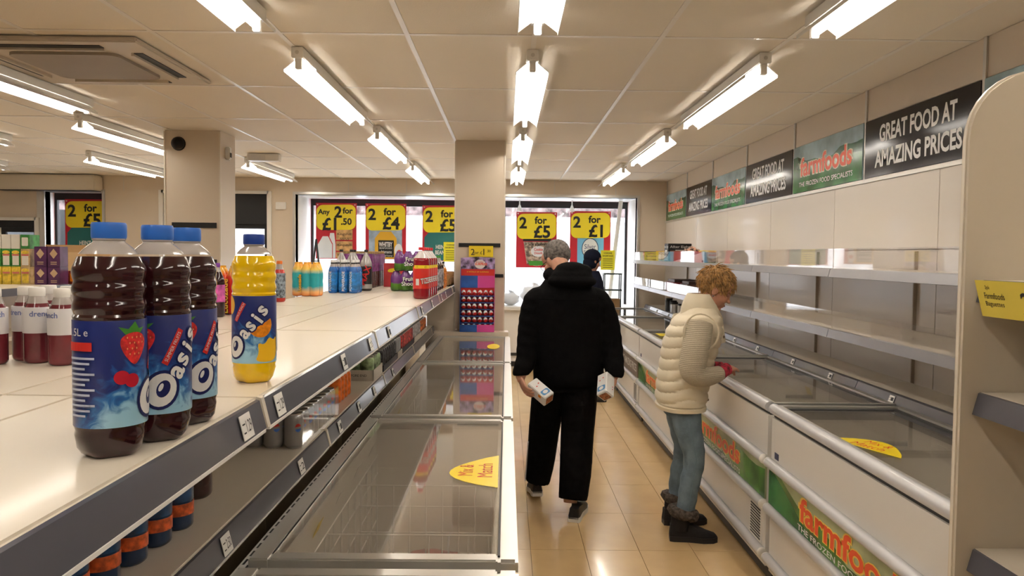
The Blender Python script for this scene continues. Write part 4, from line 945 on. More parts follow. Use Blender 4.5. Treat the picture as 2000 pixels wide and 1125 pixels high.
def art3(sh, t):
    sh.poly('packet_print', pteal, t, [(-.27, -.4), (.28, -.4), (.28, .0), (.2, .04), (-.2, .02), (-.27, -.06)])
    sh.text('packet_lettering', letw, t, ('HEINZ', -.02, -.2, .06, .16, {'bold': .02}), ('BEANZ', -.02, -.28, .06, .18, {'bold': .02}))
def art4(sh, t):
    sh.poly('tub_lid_print', ink, t, [(-.2, -.02), (.22, -.02), (.21, .05), (-.19, .05)])
    sh.poly('tub_print', mat('tub_tan', (.4, .3, .22), .4, var=.7, scale=20), t, [(-.19, -.03), (.21, -.03), (.16, -.36), (.0, -.39), (-.14, -.36)])
    sh.poly('tub_label', pw, t, oval(.03, -.17, .11, .08)); sh.poly('tub_sky', plb, t, [(.08, -.36), (.16, -.35), (.2, -.1), (.14, -.12)]); sh.poly('tub_grass', leaf, t, [(-.1, -.38), (.15, -.37), (.16, -.31), (-.12, -.31)])
    sh.text('tub_lettering', ink, t, ("BEN & JERRY'S", .02, -.075, .045, .27, {'bold': .03})); sh.text('tub_lettering', redink, t, ('Cookie', .03, -.14, .045, .13, {'bold': .02}), ('Dough', .03, -.2, .045, .12, {'bold': .02}))
def art5(sh, t):
    sh.poly('bag_print', plb, t, [(-.19, -.4), (.2, -.4), (.2, .03), (-.19, .03)])
    sh.poly('bag_roundel', navy, t, oval(0, -.14, .125, .155)); sh.poly('bag_roundel', pw, t, oval(0, -.14, .115, .145)); sh.text('bag_lettering', navy, t, ('Silver', 0, -.11, .07, .17), ('Spoon', 0, -.2, .07, .19))
zc = 1.92
poster(-2.52, zc, art1, 'red and yellow offer poster with milk and loaves', lines=[('Any', -.18, .27, .10), ('2', .03, .28, .17), ('for', .17, .30, .09), ('£1', -.1, .1, .19), ('.50', .15, .14, .10)])
poster(-1.79, zc, art2, 'red and yellow offer poster with a golden seafood pouch', lines=two_for('4'))
poster(-.95, zc - .02, art3, 'red and yellow offer poster with a teal baked beans packet', lines=two_for('5'))
poster(.435, 1.82, art4, 'red and yellow offer poster with an ice cream tub', lines=two_for('5'))
poster(1.23, 1.84, art5, 'red and yellow offer poster with a blue sugar bag', lines=two_for('1'))
poster(-5.90, 1.90, art3, 'red and yellow offer poster in the far left window', lines=two_for('5'), y=YB + .16)
def notice(x, z, y, label):
    t = thing('yellow_notice', label, 'notice', (x, y, z))
    MB().box(-.10, .10, -.002, .002, -.14, .14).build('sheet', mat('notice_yellow', (.85, .80, .04), .45), t)
    sh = Sheet((0, -.0025, 0), (1, 0, 0), (0, 0, 1)); sh.text('lettering', ink, t, ('CHANGE', 0, .1, .022, .12, {'bold': .02}), ('SHORTAGE', 0, .06, .022, .15, {'bold': .02}))
    sh.poly('small_print', ink, t, *[[(-.07, .02 - .03 * i), (.07, .02 - .03 * i), (.07, .013 - .03 * i), (-.07, .013 - .03 * i)] for i in range(5)])
p = at(1187, 508, Y=11.2); notice(p.x, p.z, 11.2, 'yellow change shortage notice hanging in the right window')
p = at(880, 492, Y=11.2); notice(p.x, p.z, 11.2, 'yellow change shortage notice at the edge of the left window')
# window pole, sacks, stand, easel
t = thing('window_pole', 'white pole leaning in the right window', 'pole', (1.52, 11.35, .87)); MB().tube([(-.04, 0, 0), (.12, 0, 1.52)], .03, 12).build('shaft', whitep, t, True); MB().lathe([(.04, 0), (.04, .02), (.03, .03)], 14, -.04).build('foot', dark, t)
for i, (x, s) in enumerate(((.06, .13), (.40, .2))):
    t = thing('white_sack', ['smaller', 'larger'][i] + ' white plastic sack on the window sill', 'sack', (x, 11.3, .87)); b = MB(); b.ell((0, 0, s * .72), (s, s * .7, s * .75), 20); b.v = [(v[0] * (1 + .08 * math.sin(9 * v[2] / s + 5 * v[0] / s)), v[1], max(0, v[2] * (1 + .06 * math.sin(7 * v[0] / s)))) for v in b.v]
    b.build('sack_body', mat('white_film', (.8, .82, .86), .3), t, True); MB().tube([(0, 0, s * 1.4), (.01, 0, s * 1.62)], [.03, .045], 10).build('tied_neck', mat('white_film', (.8, .82, .86), .3), t, True)
p = at(1203, 600, Y=10.3)
t = thing('folding_trolley', 'small dark metal stand with shelves by the front window', 'stand', (p.x, 10.72, 0))
dg = mat('stand_green_grey', (.06, .08, .07), .4)
for sx in (-.11, .11):
    for sy in (-.08, .08): MB().tube([(sx, sy, 0), (sx, sy, 1.36)], .009, 8).build('leg', dg, t)
for z in (.5, .86, 1.12, 1.34): MB().box(-.125, .125, -.095, .095, z, z + .02).build('tier', dg, t)
t = thing('cardboard_box', 'open brown cardboard box on the dark metal stand', 'box', (p.x, 10.72, .88)); MB().box(-.10, .10, -.085, .085, 0, .006).box(-.10, -.095, -.085, .085, 0, .13).box(.095, .10, -.085, .085, 0, .13).box(-.1, .1, -.085, -.08, 0, .13).box(-.1, .1, .08, .085, 0, .13).build('carton', cardb, t); MB().box(-.1, .1, -.13, -.085, .125, .129).build('flap', cardb, t)
t = thing('a_frame_ladder', 'dark folded stepladder leaning in the left window bay', 'ladder', (-2.72, 11.2, .87))
for a, b in ((-.10, 0), (.10, 0)): MB().tube([(a, 0, 0), (b, 0, .92)], .014, 8).build('rail', dark, t)
for z in (.2, .4, .6): MB().box(-.10 * (1 - z / .92), .10 * (1 - z / .92), -.01, .01, z, z + .015).build('rung', dark, t)
for i, x in enumerate((.18, .95)):
    t = thing('spotlight', ['white clip spotlight over the ice cream poster', 'white clip spotlight over the sugar poster'][i], 'spotlight', (x, 11.55, 2.33)); MB().lathe([(.012, 0), (.03, -.05), (.04, -.09), (.036, -.092)], 14).build('shade', whitep, t, True); MB().tube([(0, 0, 0), (0, 0, .07)], .008, 8).build('stem', whitep, t)
# ================================================================== FAR LEFT SHELVING
t = thing('gondola_shelving', 'far left shelving stacked with boxed teas and cartons', 'shelving', (-4.1, 4.6, 0))
MB().box(-.45, .45, 0, 4.2, TZ - .03, TZ, bev=.004).build('shelf_board', cream, t); MB().box(-.02, .02, 0, 4.2, .1, TZ - .03).build('back_panel', beige, t); MB().box(-.45, .45, 0, 4.2, 0, .15).build('base_plinth', dark, t)
for z in (.55, .95): MB().box(-.42, .42, 0, 4.2, z - .03, z).build('shelf_board', cream, t)
for s in (-1, 1): MB().box(min(s * .45, s * .465), max(s * .45, s * .465), 0, 4.2, TZ - .06, TZ - .004).build('price_rail', rail, t)
teag = mat('tea_green', (.05, .25, .05), .4, var=.4, scale=18); teay = mat('tea_yellow', (.7, .5, .05), .4, var=.4, scale=18); teaw = mat('tea_white', (.72, .68, .6), .4, var=.1); teap = mat('tea_purple', (.10, .03, .10), .35, var=.3); teapk = mat('tea_pink', (.6, .16, .14), .4, var=.2); teao = mat('tea_tan', (.55, .38, .18), .4, var=.3, scale=20)
def carton(name, label, m, loc, w, d, h, front=None, kind=None, group=None):
    t = thing(name, label, 'carton', loc, 0, group)
    MB().box(-w / 2, w / 2, 0, d, 0, h, bev=.002).build('carton', m, t)
    sh = Sheet((0, -.001, h / 2), (1, 0, 0), (0, 0, 1))
    if kind == 'panel':
        sh.poly('print_panel', front, t, [(-w * .36, -h * .42), (w * .36, -h * .42), (w * .36, h * .1), (-w * .36, h * .1)]); sh.poly('print_band', teay, t, oval(0, h * .3, w * .42, h * .1))
        sh.poly('print_band', teapk, t, [(-w * .4, h * .1), (w * .4, h * .1), (w * .4, h * .2), (-w * .4, h * .2)])
    elif kind == 'diamond':
        sh.poly('diamond_print', front, t, [(0, h * .4), (w * .32, h * .15), (0, -h * .1), (-w * .32, h * .15)]); sh.poly('print_lines', front, t, *[[(-w * .25, -h * (.25 + .09 * i)), (w * .25, -h * (.25 + .09 * i)), (w * .25, -h * (.29 + .09 * i)), (-w * .25, -h * (.29 + .09 * i))] for i in range(2)])
    else: sh.poly('print_panel', front or teaw, t, rrect(0, 0, w * .7, h * .6, w * .1))
    return t
yy = 6.4
# columns of boxes: x px, width
for c, (px, kind) in enumerate(((-42.5, 'green'), (-24, 'green'), (-5.5, 'green'), (13, 'green'), (31.5, 'green'), (50, 'oval'))):
    x = at(px, 555, Y=yy).x
    w = .072 if kind == 'green' else .074
    for r in range(3):
        z = TZ + .145 * r
        m = [teay, teag, teaw][r] if kind == 'green' else [teao, teao, teag][r]
        carton('tea_carton', ['green and yellow tea carton, bottom of a stack on the far left shelving', 'green tea carton with white panel, middle of a stack on the far left shelving', 'pale tea carton, top of a stack on the far left shelving'][r], m, (x, yy, z), w, .14, .145 if r < 2 else .115, teaw if r else teay, 'panel' if r < 2 else None, 'stacked tea cartons')
for px, r, m in ((81, 0, teap), (107, 0, teap), (81, 1, teap), (107, 1, teap), (64.4, 0, teao)):
    x = at(px, 555, Y=yy).x
    carton('tea_carton', ['purple tea carton with gold diamond, bottom of its stack', 'purple tea carton with gold diamond, top of its stack'][r], m, (x, yy - .01, TZ + .145 * r), .036 if px == 64.4 else .1, .12, .144 if r == 0 else .165, mat('gold_print', (.6, .42, .25), .4), 'diamond', 'purple diamond cartons')
carton('cardboard_box', 'large plain cardboard box on the far left shelving', cardb, (at(136, 500, Y=7.2).x, 7.2, TZ), .44, .3, .33, mat('tape', (.5, .33, .17), .4), None)
for j in range(6):
    p = at(128 + 13.6 * j, 545, Y=6.56); carton('jam_jar_box', 'small dark red jar carton beside the purple tea cartons', mat('jar_red', (.28, .04, .02), .3, var=.6, scale=25), (p.x, 6.56, TZ), .055, .06, .11, orangem, None, 'small red jar cartons')
# ================================================================== GOODS ON THE RIGHT WALL SHELVES
def shelf_carton(name, label, px, py0, y, w, d, h, m, art=None, z=1.54, x=None):
    t = thing(name, label, 'carton', (x if x else SX + .03, y, z), 0)
    MB().box(0, d, -w / 2, w / 2, 0, h, bev=.003).build('carton', m, t)
    if art: art(Sheet((-.001, 0, h / 2), (0, -1, 0), (0, 0, 1)), Sheet((d / 2, -w / 2 - .001, h / 2), (1, 0, 0), (0, 0, 1)), t)
    return t
def ae(s1, s2, t):
    for s, w in ((s1, .1), (s2, .1)):
        s.text('lettering', letw, t, ('After Eight', 0, .06, .035, w * 2.2)); s.poly('barcode_panel', letw, t, [(-.05, -.01), (.05, -.01), (.05, .03), (-.05, .03)], [(-.1, -.085), (.1, -.085), (.1, -.04), (-.1, -.04)])
        s.poly('barcode', ink, t, *[[(-.09 + .02 * i, -.08), (-.083 + .02 * i, -.08), (-.083 + .02 * i, -.045), (-.09 + .02 * i, -.045)] for i in range(9)])
shelf_carton('chocolate_box', 'black carton with white lettering and barcode on the top wall shelf', 0, 0, 8.75, .2, .26, .2, black, ae)
for i, (y, w, h, m, l) in enumerate(((9.2, .3, .12, mat('carton_gold', (.7, .45, .05), .4, var=.3), 'open yellow display carton beside the black carton'), (9.75, .35, .11, cardb, 'brown open carton on the top wall shelf by the shop front'), (10.3, .4, .12, mat('carton_brown', (.07, .04, .035), .5), 'dark open carton at the end of the top wall shelf'), (8.45, .16, .12, mat('carton_rust', (.25, .10, .05), .5), 'rust coloured carton between the black carton and the sweet bag'))):
    t = thing('display_carton', l, 'carton', (SX + .03, y, 1.54))
    MB().box(0, .3, -w / 2, w / 2, 0, .006).box(0, .004, -w / 2, w / 2, 0, h * .6).box(.296, .3, -w / 2, w / 2, 0, h).box(0, .3, -w / 2, -w / 2 + .004, 0, h).box(0, .3, w / 2 - .004, w / 2, 0, h).build('tray', m, t)
    for k in range(3): MB().box(.03 + .09 * k, .10 + .09 * k, -w * .4, w * .4, .006, h * .85, bev=.005).build('packet', [pgold, redc, pt][(i + k) % 3], t)
bag('sweet_bag', 'knotted patterned sweet bag standing on the top wall shelf', mat('sweet_wrap', (.5, .3, .22), .3, var=.95, scale=40), (SX + .14, 8.0, 1.54), PI / 2, .07, .09, .07, cat='sweet bag')
t = thing('yellow_box', 'flat yellow and black packet on the top wall shelf', 'packet', (SX + .1, 7.4, 1.54)); MB().box(-.06, .06, -.25, .25, 0, .10, bev=.004).build('packet', mat('packet_black', (.05, .03, .03), .4, var=.9), t); MB().box(-.062, .06, -.26, -.1, .1, .115).build('yellow_end', yellowc, t)
t = thing('white_card_strip', 'slanted white card strip behind the clear riser of the top shelf', 'card', (SX + .014, 7.6, 1.545)); MB().prism([(.7, 0), (-.6, 0), (-.6, .10), (-.3, .075)], lambda a, b, k: (.002 * k, a, b)).build('card', mat('bright_card', (.85, .85, .86), .5), t); MB().prism([(-.58, .004), (-.52, .004), (-.52, .02), (-.58, .02)], lambda a, b, k: (-.001 + .001 * k, a, b)).build('print', ink, t)
for i, (y, w, l, m) in enumerate(((8.7, .4, 'dark red chocolate carton on the lower wall shelf', mat('carton_darkred', (.22, .02, .03), .35, var=.4)), (8.0, .35, 'brown chocolate box lying on the lower wall shelf', mat('carton_brown2', (.12, .06, .04), .4, var=.5)))):
    t = thing('chocolate_box', l, 'carton', (SX + .06, y, 1.215)); MB().box(0, .28, -w / 2, w / 2, 0, .10, bev=.004).build('carton', m, t); MB().box(.02, .26, -w / 2 + .02, w / 2 - .02, .1, .13, bev=.004).build('lid', mat('carton_brown', (.07, .04, .035), .5), t)
for i, (y, x, h, m, l) in enumerate(((9.5, 1.98, .16, black, 'black jar standing behind the far freezer'), (9.35, 2.0, .14, dark, 'dark grey jar standing behind the far freezer'), (9.2, 1.98, .13, steel, 'shiny metal tin behind the far freezer'), (9.0, 2.02, .12, whitep, 'white tub behind the far freezer'))):
    t = thing('storage_jar', l, 'jar', (x, y, .93)); MB().lathe([(.04, 0), (.045, .005), (.045, h * .8), (.038, h * .86)], 18).build('jar', m, t, True); MB().lathe([(.042, h * .86), (.042, h), (.002, h + .001)], 18).build('lid', black, t, True)
t = thing('red_carton', 'bright red carton on the back ledge of the far freezer', 'carton', (2.05, 8.6, .93)); MB().box(-.08, .08, -.12, .12, 0, .12, bev=.003).build('carton', redc, t); MB().box(-.081, -.079, -.08, .08, .03, .09).build('print_panel', letw, t)
# ================================================================== TALL END PANEL + NEAR RIGHT SHELVING
PY = 1.95
t = thing('end_shelving', 'tall cream shelf unit with rounded end panel and yellow price strip', 'shelving', (0, 0, 0))
xl = 1.128
pts = [(xl, 0), (2.2, 0), (2.2, 2.06), (xl + .17, 2.06)] + [(xl + .17 - .17 * math.sin(a), 1.89 + .17 * math.cos(a)) for a in [PI / 2 * i / 8 for i in range(1, 9)]]
MB().prism(pts, lambda a, b, k: (a, PY - .03 * k, b)).build('end_panel', mat('cream_panel2', (.66, .585, .47), .45, var=.02), t)
MB().prism([(a - (.004 if a < xl + .2 else 0), b + (.004 if b > 1.8 else 0)) for a, b in pts], lambda a, b, k: (a, PY - .010 - .01 * k, b)).build('panel_edge', cream, t)
for z in (1.55, 1.272, .88):
    MB().box(xl + .045, 1.75, .3, PY - .03, z - .03, z, bev=.003).build('shelf_board', cream, t)
    MB().prism([(xl + .045, z), (xl + .04, z - .002), (xl + .026, z - .055), (xl + .034, z - .057), (xl + .045, z - .03)], lambda a, b, k: (a, .3 + k * (PY - .335), b)).build('price_rail', rail, t)
MB().box(1.75, 1.78, .3, PY - .03, .05, 2.0).build('back_panel', beige, t); MB().box(xl + .06, 1.75, .3, PY - .03, 0, .15).build('base_plinth', dark, t)
sh = Sheet((xl + .018, PY - .19, 1.507), (0, -1, 0), (-.26, 0, 1)); sh.step = .001
o = sh.poly('price_card', mat('price_card_yellow', (.78, .62, .08), .4, coat=.3), t, [(-.13, -.045), (.26, -.045), (.26, .045), (-.13, .045)])
sh.text('lettering', ink, o, ('2pk', -.085, .027, .012), ('Farmfoods', -.065, .008, .015, .075), ('Baguettes', -.068, -.013, .015, .07), ('2', .045, -.004, .05, None, {'bold': .01}), ('for', .085, .0, .026), ('£', .12, -.004, .045))
# ================================================================== PEOPLE
def ering(c, rx, ry, yaw=0., n=24, tilt=0., power=2.3):
    o = []
    for j in range(n):
        a = 2 * PI * j / n; ca, sa = math.cos(a), math.sin(a); k = 1 / (abs(ca) ** power + abs(sa) ** power) ** (1 / power)
        x, y = rx * ca * k, ry * sa * k
        o.append((c[0] + x * math.cos(yaw) - y * math.sin(yaw), c[1] + x * math.sin(yaw) + y * math.cos(yaw), c[2] + tilt * x))
    return o
def spline(pts, rad, n=6):
    P = [Vector(p) for p in pts]; out = []; ro = []
    for i in range(len(P) - 1):
        p0, p1, p2, p3 = P[max(i - 1, 0)], P[i], P[i + 1], P[min(i + 2, len(P) - 1)]
        for k in range(n + (i == len(P) - 2)):
            t = k / n
            out.append(.5 * ((2 * p1) + (p2 - p0) * t + (2 * p0 - 5 * p1 + 4 * p2 - p3) * t * t + (3 * p1 - p0 - 3 * p2 + p3) * t ** 3)); ro.append(rad[i] + (rad[i + 1] - rad[i]) * t)
    return out, ro
def limb(mb, pts, rad, seg=14, n=6):
    p, r = spline(pts, rad, n); mb.tube(p, r, seg)
def head_parts(mb, M, s):
    """head in its own frame: +x face, z up; M places it"""
    T = M @ Matrix.Diagonal((s, s, s, 1)); b = MB()
    b.ell((-.012, 0, .045), (.100, .078, .092)); b.ell((.022, 0, -.03), (.068, .062, .088)); b.ell((.06, 0, -.095), (.026, .03, .02))
    b.ell((.058, 0, .055), (.04, .062, .05)); b.ell((.088, 0, .0), (.013, .011, .036), M=Matrix.Rotation(-.35, 3, 'Y')); b.ell((.104, 0, -.024), (.014, .013, .012))
    b.ell((.079, 0, .03), (.014, .052, .011)); b.ell((.083, 0, -.055), (.013, .025, .008)); b.ell((.081, 0, -.069), (.012, .021, .008))
    for q in (-1, 1):
        b.ell((.055, q * .037, -.025), (.032, .026, .03)); b.ell((-.005, q * .078, -.008), (.019, .010, .032), M=Matrix.Rotation(.25, 3, 'Y')); b.ell((-.012, q * .086, .004), (.014, .006, .022))
    b.xform(T); mb.add(b.v, b.f)
def hand(mb, M, s=1., curl=.8, side=1):
    """hand frame: +x along the fingers, z out of the back of the hand, thumb on +y*side"""
    b = MB(); b.ell((.045, 0, 0), (.052, .040, .016)); b.tube([(-.03, 0, 0), (.02, 0, 0)], [.026, .028], 12, .75)
    for i, (y, l) in enumerate(((.031, .068), (.0105, .078), (-.0105, .072), (-.030, .056))):
        a0, a1, a2 = curl * .5, curl * 1.2, curl * 1.8; p = Vector((.082, y * side, 0)); pts = [p + Vector((-.02, 0, 0)), p.copy()]
        for a, k in ((a0, .42), (a1, .32), (a2, .26)): p = p + Vector((math.cos(a), 0, -math.sin(a))) * l * k; pts.append(p.copy())
        b.tube(pts, [.0088, .0084, .0078, .0074, .0062], 8)
    b.tube([(.012, .026 * side, -.004), (.034, .05 * side, -.012), (.058, .056 * side, -.024), (.078, .050 * side, -.034)], [.013, .012, .0105, .008], 8)
    b.xform(M @ Matrix.Diagonal((s, s, s, 1))); mb.add(b.v, b.f)
def frame(o, x, z):
    x = Vector(x).normalized(); z = Vector(z); z = (z - x * z.dot(x)).normalized(); y = z.cross(x)
    return Matrix(((x.x, y.x, z.x, o[0]), (x.y, y.y, z.y, o[1]), (x.z, y.z, z.z, o[2]), (0, 0, 0, 1)))
skin = mat('skin', (.58, .30, .20), .5, var=.08, scale=25, sss=.08)
skin2 = mat('skin_tan', (.55, .27, .17), .5, var=.08, scale=25, sss=.08)
blackcloth = mat('black_cloth', (.004, .0037, .004), .85, spec=.08, var=.2, scale=30, bump=.25, bscale=60)
blacktr = mat('black_tracksuit', (.005, .0046, .005), .8, spec=.08, var=.2, scale=30, bump=.15, bscale=40)
rubber = mat('white_sole', (.7, .69, .66), .6)
def shoe(parent, c, dirx, L, m, solem, h=.08, pitch=0.):
    """shoe at heel point c pointing along dirx"""
    d = Vector((dirx[0], dirx[1], 0)).normalized(); M = frame(c, (d.x, d.y, pitch), (0, 0, 1))
    out = [(0, -.03), (.02, -.037), (L * .4, -.034), (L * .7, -.045), (L * .9, -.036), (L, -.012), (L, .012), (L * .9, .038), (L * .7, .046), (L * .4, .034), (.02, .037), (0, .03)]
    s = MB().loft([[(x, y * 1.06, z) for x, y in out] for z in (0, .030)]); s.xform(M).build('shoe_sole', solem, parent, True)
    r = []
    for z, k0, k1, w in ((.020, .0, 1., 1.), (.035, .0, .985, .98), (.05, .005, .93, .9), (.065, .01, .75, .82), (h, .015, .5, .75)):
        r.append([(L * k0 + (x / L) * L * (k1 - k0), y * w, z) for x, y in out])
    MB().loft(r).xform(M).build('shoe', m, parent, True)
# ---------------------------------------------------------------- man in the black jacket
R0 = Vector((.37, 4.78, 0))
# the two cartons: axis a towards the printed end, cross-section axes c and b (man's own frame)
LCa = Vector((.68, -.53, -.5)).normalized(); LCc = Vector((.728, .551, .408)); LCc = (LCc - LCa * LCc.dot(LCa)).normalized(); LCb = LCc.cross(LCa)
LCO = Vector((-.163, -.150, .785))
LX = Vector((.35, -.68, -.64)).normalized(); LP = LCO - LCa * .108 - LCc * .041; LW = LP - LX * .043
RCa = Vector((-.12, -.73, -.67)).normalized(); RR = Vector((1, 0, 0)); RR = (RR - RCa * RR.dot(RCa)).normalized(); RU = RCa.cross(RR)
RN = (RR - RU).normalized(); RCr = (RR + RU).normalized(); RCO = Vector((.226, -.150, .822))
RX = (RCa * .80 - RCr * .5).normalized(); RP = RCO - RCa * .05 + RN * .051; RW = RP - RX * .045
man = thing('person', 'man in black padded jacket and black tracksuit walking down the aisle, holding two cartons', 'person', R0)
b = MB()
b.loft([ering((.01, .08, z), rx, ry) for z, rx, ry in ((.84, .15, .11), (1.0, .16, .115), (1.2, .165, .11), (1.32, .165, .10), (1.40, .10, .075), (1.46, .065, .065), (1.50, .055, .06))])
HM = frame((-.055, .18, 1.555), (-.60, .66, -.46), (-.2, .3, 1)); head_parts(b, HM, .93); limb(b, [(0, .09, 1.42), (-.02, .11, 1.50), (-.05, .15, 1.56)], [.062, .058, .058])
limb(b, [(.09, .08, .88), (.06, .06, .50), (.035, -.03, .08)], [.085, .058, .042]); limb(b, [(-.08, .08, .88), (-.12, .24, .50), (-.15, .30, .10)], [.085, .058, .042])
limb(b, [(.165, .08, 1.30), (.240, .06, 1.21), (.268, .035, 1.08), (.284, -.005, .97), RW], [.05, .045, .04, .034, .026]); limb(b, [(-.155, .08, 1.30), (-.208, .06, 1.21), (-.230, .030, 1.08), (-.246, -.02, .96), LW], [.05, .045, .04, .034, .026])
hand(b, frame(LW, LX, (-.85, -.42, -.30)), .95, .62, -1); hand(b, frame(RW, RX, RN), .95, .14, 1)
body = fuse(b, 'body', skin, man, .0042, 3)
# jacket
j = MB()
j.loft([ering(c, rx, ry, n=32) for c, rx, ry in (((.02, .08, .80), .215, .165), ((.02, .08, .83), .22, .17), ((.02, .08, 1.0), .222, .165), ((.02, .08, 1.18), .228, .162), ((.015, .08, 1.30), .235, .155), ((.01, .08, 1.365), .205, .135), ((.0, .09, 1.42), .155, .11), ((-.01, .10, 1.475), .105, .095))])
limb(j, [(.10, .08, 1.335), (.185, .075, 1.315), (.240, .06, 1.21), (.268, .035, 1.08), (.284, -.005, .97), RW + Vector((.004, .012, .028)), RW + Vector((.002, .004, .004))], [.06, .088, .085, .078, .070, .056, .046]); limb(j, [(-.10, .08, 1.335), (-.175, .075, 1.315), (-.208, .06, 1.21), (-.230, .030, 1.08), (-.246, -.02, .96), LW + Vector((.006, .014, .045)), LW + Vector((.004, .006, .020))], [.06, .088, .084, .074, .064, .054, .045])
j.v = [(x + .0035 * math.sin(z * 95 + 12 * x), y + .0035 * math.sin(z * 95 + 9 * x), z) for x, y, z in j.v]
fuse(j, 'jacket', blackcloth, man, .009, 7)
h = MB()
for k in range(3): h.ell((.03 + .0 * k, .01 + .02 * k, 1.44 + .035 * k), (.155 - .025 * k, .10, .05))
h.tube([(math.cos(a) * .105 - .0, .11 + math.sin(a) * .085, 1.475 + .018 * math.sin(a)) for a in [2 * PI * i / 16 for i in range(17)]], .042, 10); h.ell((.10, .06, 1.50), (.06, .08, .045))
fuse(h, 'hood', blackcloth, man, .009, 5)
MB().tube([(-.2, -.06, 1.335), (0, -.085, 1.33), (.22, -.06, 1.335)], .003, 6).build('yoke_seam', blackcloth, man)
tr = MB()
tr.loft([ering((.01, .08, z), rx, ry) for z, rx, ry in ((.76, .17, .13), (.84, .185, .14), (.95, .18, .14))])
limb(tr, [(.092, .075, .86), (.09, .065, .68), (.08, .06, .48), (.068, .01, .27), (.05, -.03, .10)], [.112, .110, .104, .100, .088]); limb(tr, [(-.082, .08, .86), (-.10, .15, .68), (-.118, .22, .48), (-.135, .26, .27), (-.155, .275, .12)], [.112, .108, .100, .092, .08])
tr.v = [(x, y + .004 * math.sin(z * 60 + 20 * x), z) for x, y, z in tr.v]
fuse(tr, 'tracksuit_trousers', blacktr, man, .009, 3)
stripe = mat('white_stripe', (.55, .55, .54), .7)
for k in range(3):
    MB().tube([(-.222 + .001 * k, .18 + .014 * k, .40), (-.228, .215 + .014 * k, .27), (-.236, .23 + .014 * k, .14)], .0035, 6).build('trouser_stripe', stripe, man); MB().tube([(.122, -.03 + .014 * k, .22), (.124, -.045 + .014 * k, .12)], .0035, 6).build('trouser_stripe', stripe, man)
shoe(man, (.045, -.155, 0), (.30, 1), .30, black, rubber); shoe(man, (-.155, .25, .03), (-.1, 1), .27, black, rubber, pitch=-.1)
MB().box(.075, .082, -.06, .02, .035, .06).build('shoe_flash', rubber, man)
# hair and glasses
grey = mat('grey_hair', (.16, .14, .125), .7, var=.5, scale=60, bump=.5, bscale=220)
hb = MB(); hb.ell((-.026, 0, .052), (.096, .083, .094), 28)
hv = [v for v in hb.v]
hb.xform(HM @ Matrix.Diagonal((.93, .93, .93, 1)))
bmh = bmesh.new(); vs = [bmh.verts.new(v) for v in hb.v]
for f in hb.f:
    c = sum((Vector(hv[i]) for i in f), Vector()) / len(f)
    if c.z > -.045 and not (c.x > .035 and c.z < .10) and not (abs(c.y) > .06 and c.z < .02 and c.x > -.03): bmh.faces.new([vs[i] for i in f])
bmh.normal_update()
meh = bpy.data.meshes.new('hair'); bmh.to_mesh(meh); meh.materials.append(grey); meh.shade_smooth(); ho = link('hair', meh, man); sm = ho.modifiers.new('t', 'SOLIDIFY'); sm.thickness = .006; sm.offset = 0
def strands(M, s, parent, m, n, seed, rad, centre, lenr, droop, keep, thick=.0035, sweep=(0, 0, 0), crown=None):
    rn = random.Random(seed); b = MB(); k = 0
    while k < n:
        d = Vector((rn.gauss(0, 1), rn.gauss(0, 1), rn.gauss(0, 1))).normalized(); p = Vector(centre) + Vector((d.x * rad[0], d.y * rad[1], d.z * rad[2]))
        if not keep(p): continue
        k += 1; L = rn.uniform(*lenr); t = (d * .45 + Vector(sweep or (0, 0, 0)) + Vector((rn.uniform(-.4, .4), rn.uniform(-.4, .4), rn.uniform(-.3, .3)))).normalized()
        if crown:
            f = p - Vector(crown); f = (f - d * f.dot(d)); f = f.normalized() if f.length > 1e-4 else Vector((1, 0, 0))
            t = (f + d * rn.uniform(.12, .5) + Vector((rn.uniform(-.25, .25), rn.uniform(-.25, .25), rn.uniform(-.2, .2)))).normalized()
            q1 = p + t * L * .5; q2 = q1 + (t - d * droop * rn.uniform(.2, 1.4)).normalized() * L * .5
        else: q1 = p + t * L * .5; q2 = q1 + (t + Vector((0, 0, -droop))).normalized() * L * .5
        b.tube([p - d * .006, q1, q2], [thick, thick * .9, thick * .15], 4)
    b.xform(M @ Matrix.Diagonal((s, s, s, 1))); return stuff(b.build('hair_strands', m, parent, True))
strands(HM, .93, man, grey, 800, 3, (.095, .082, .093), (-.026, 0, .052), (.012, .025), .6, lambda p: p.z > -.045 and not (p.x > .03 and p.z < .11) and not (abs(p.y) > .055 and p.z < .02 and p.x > -.03), .0026, None, (-.05, 0, .16))
g = MB()
for q in (-1, 1):
    g.tube([(.098, q * .035 + .027 * math.cos(a), -.002 + .019 * math.sin(a)) for a in [2 * PI * i / 16 for i in range(17)]], .0022, 6); g.tube([(.096, q * .062, .004), (.05, q * .078, .006), (-.01, q * .083, .004)], .0022, 6)
g.tube([(.1, -.008, .0), (.1, .008, .0)], .002, 6); g.xform(HM @ Matrix.Diagonal((.93, .93, .93, 1))).build('glasses', black, man, True)
gl = MB()
for q in (-1, 1): gl.add([(.098, q * .035 + .026 * math.cos(a), -.002 + .018 * math.sin(a)) for a in [2 * PI * i / 16 for i in range(16)]], [tuple(range(16))])
gl.xform(HM @ Matrix.Diagonal((.93, .93, .93, 1))).build('lenses', clearp, man)
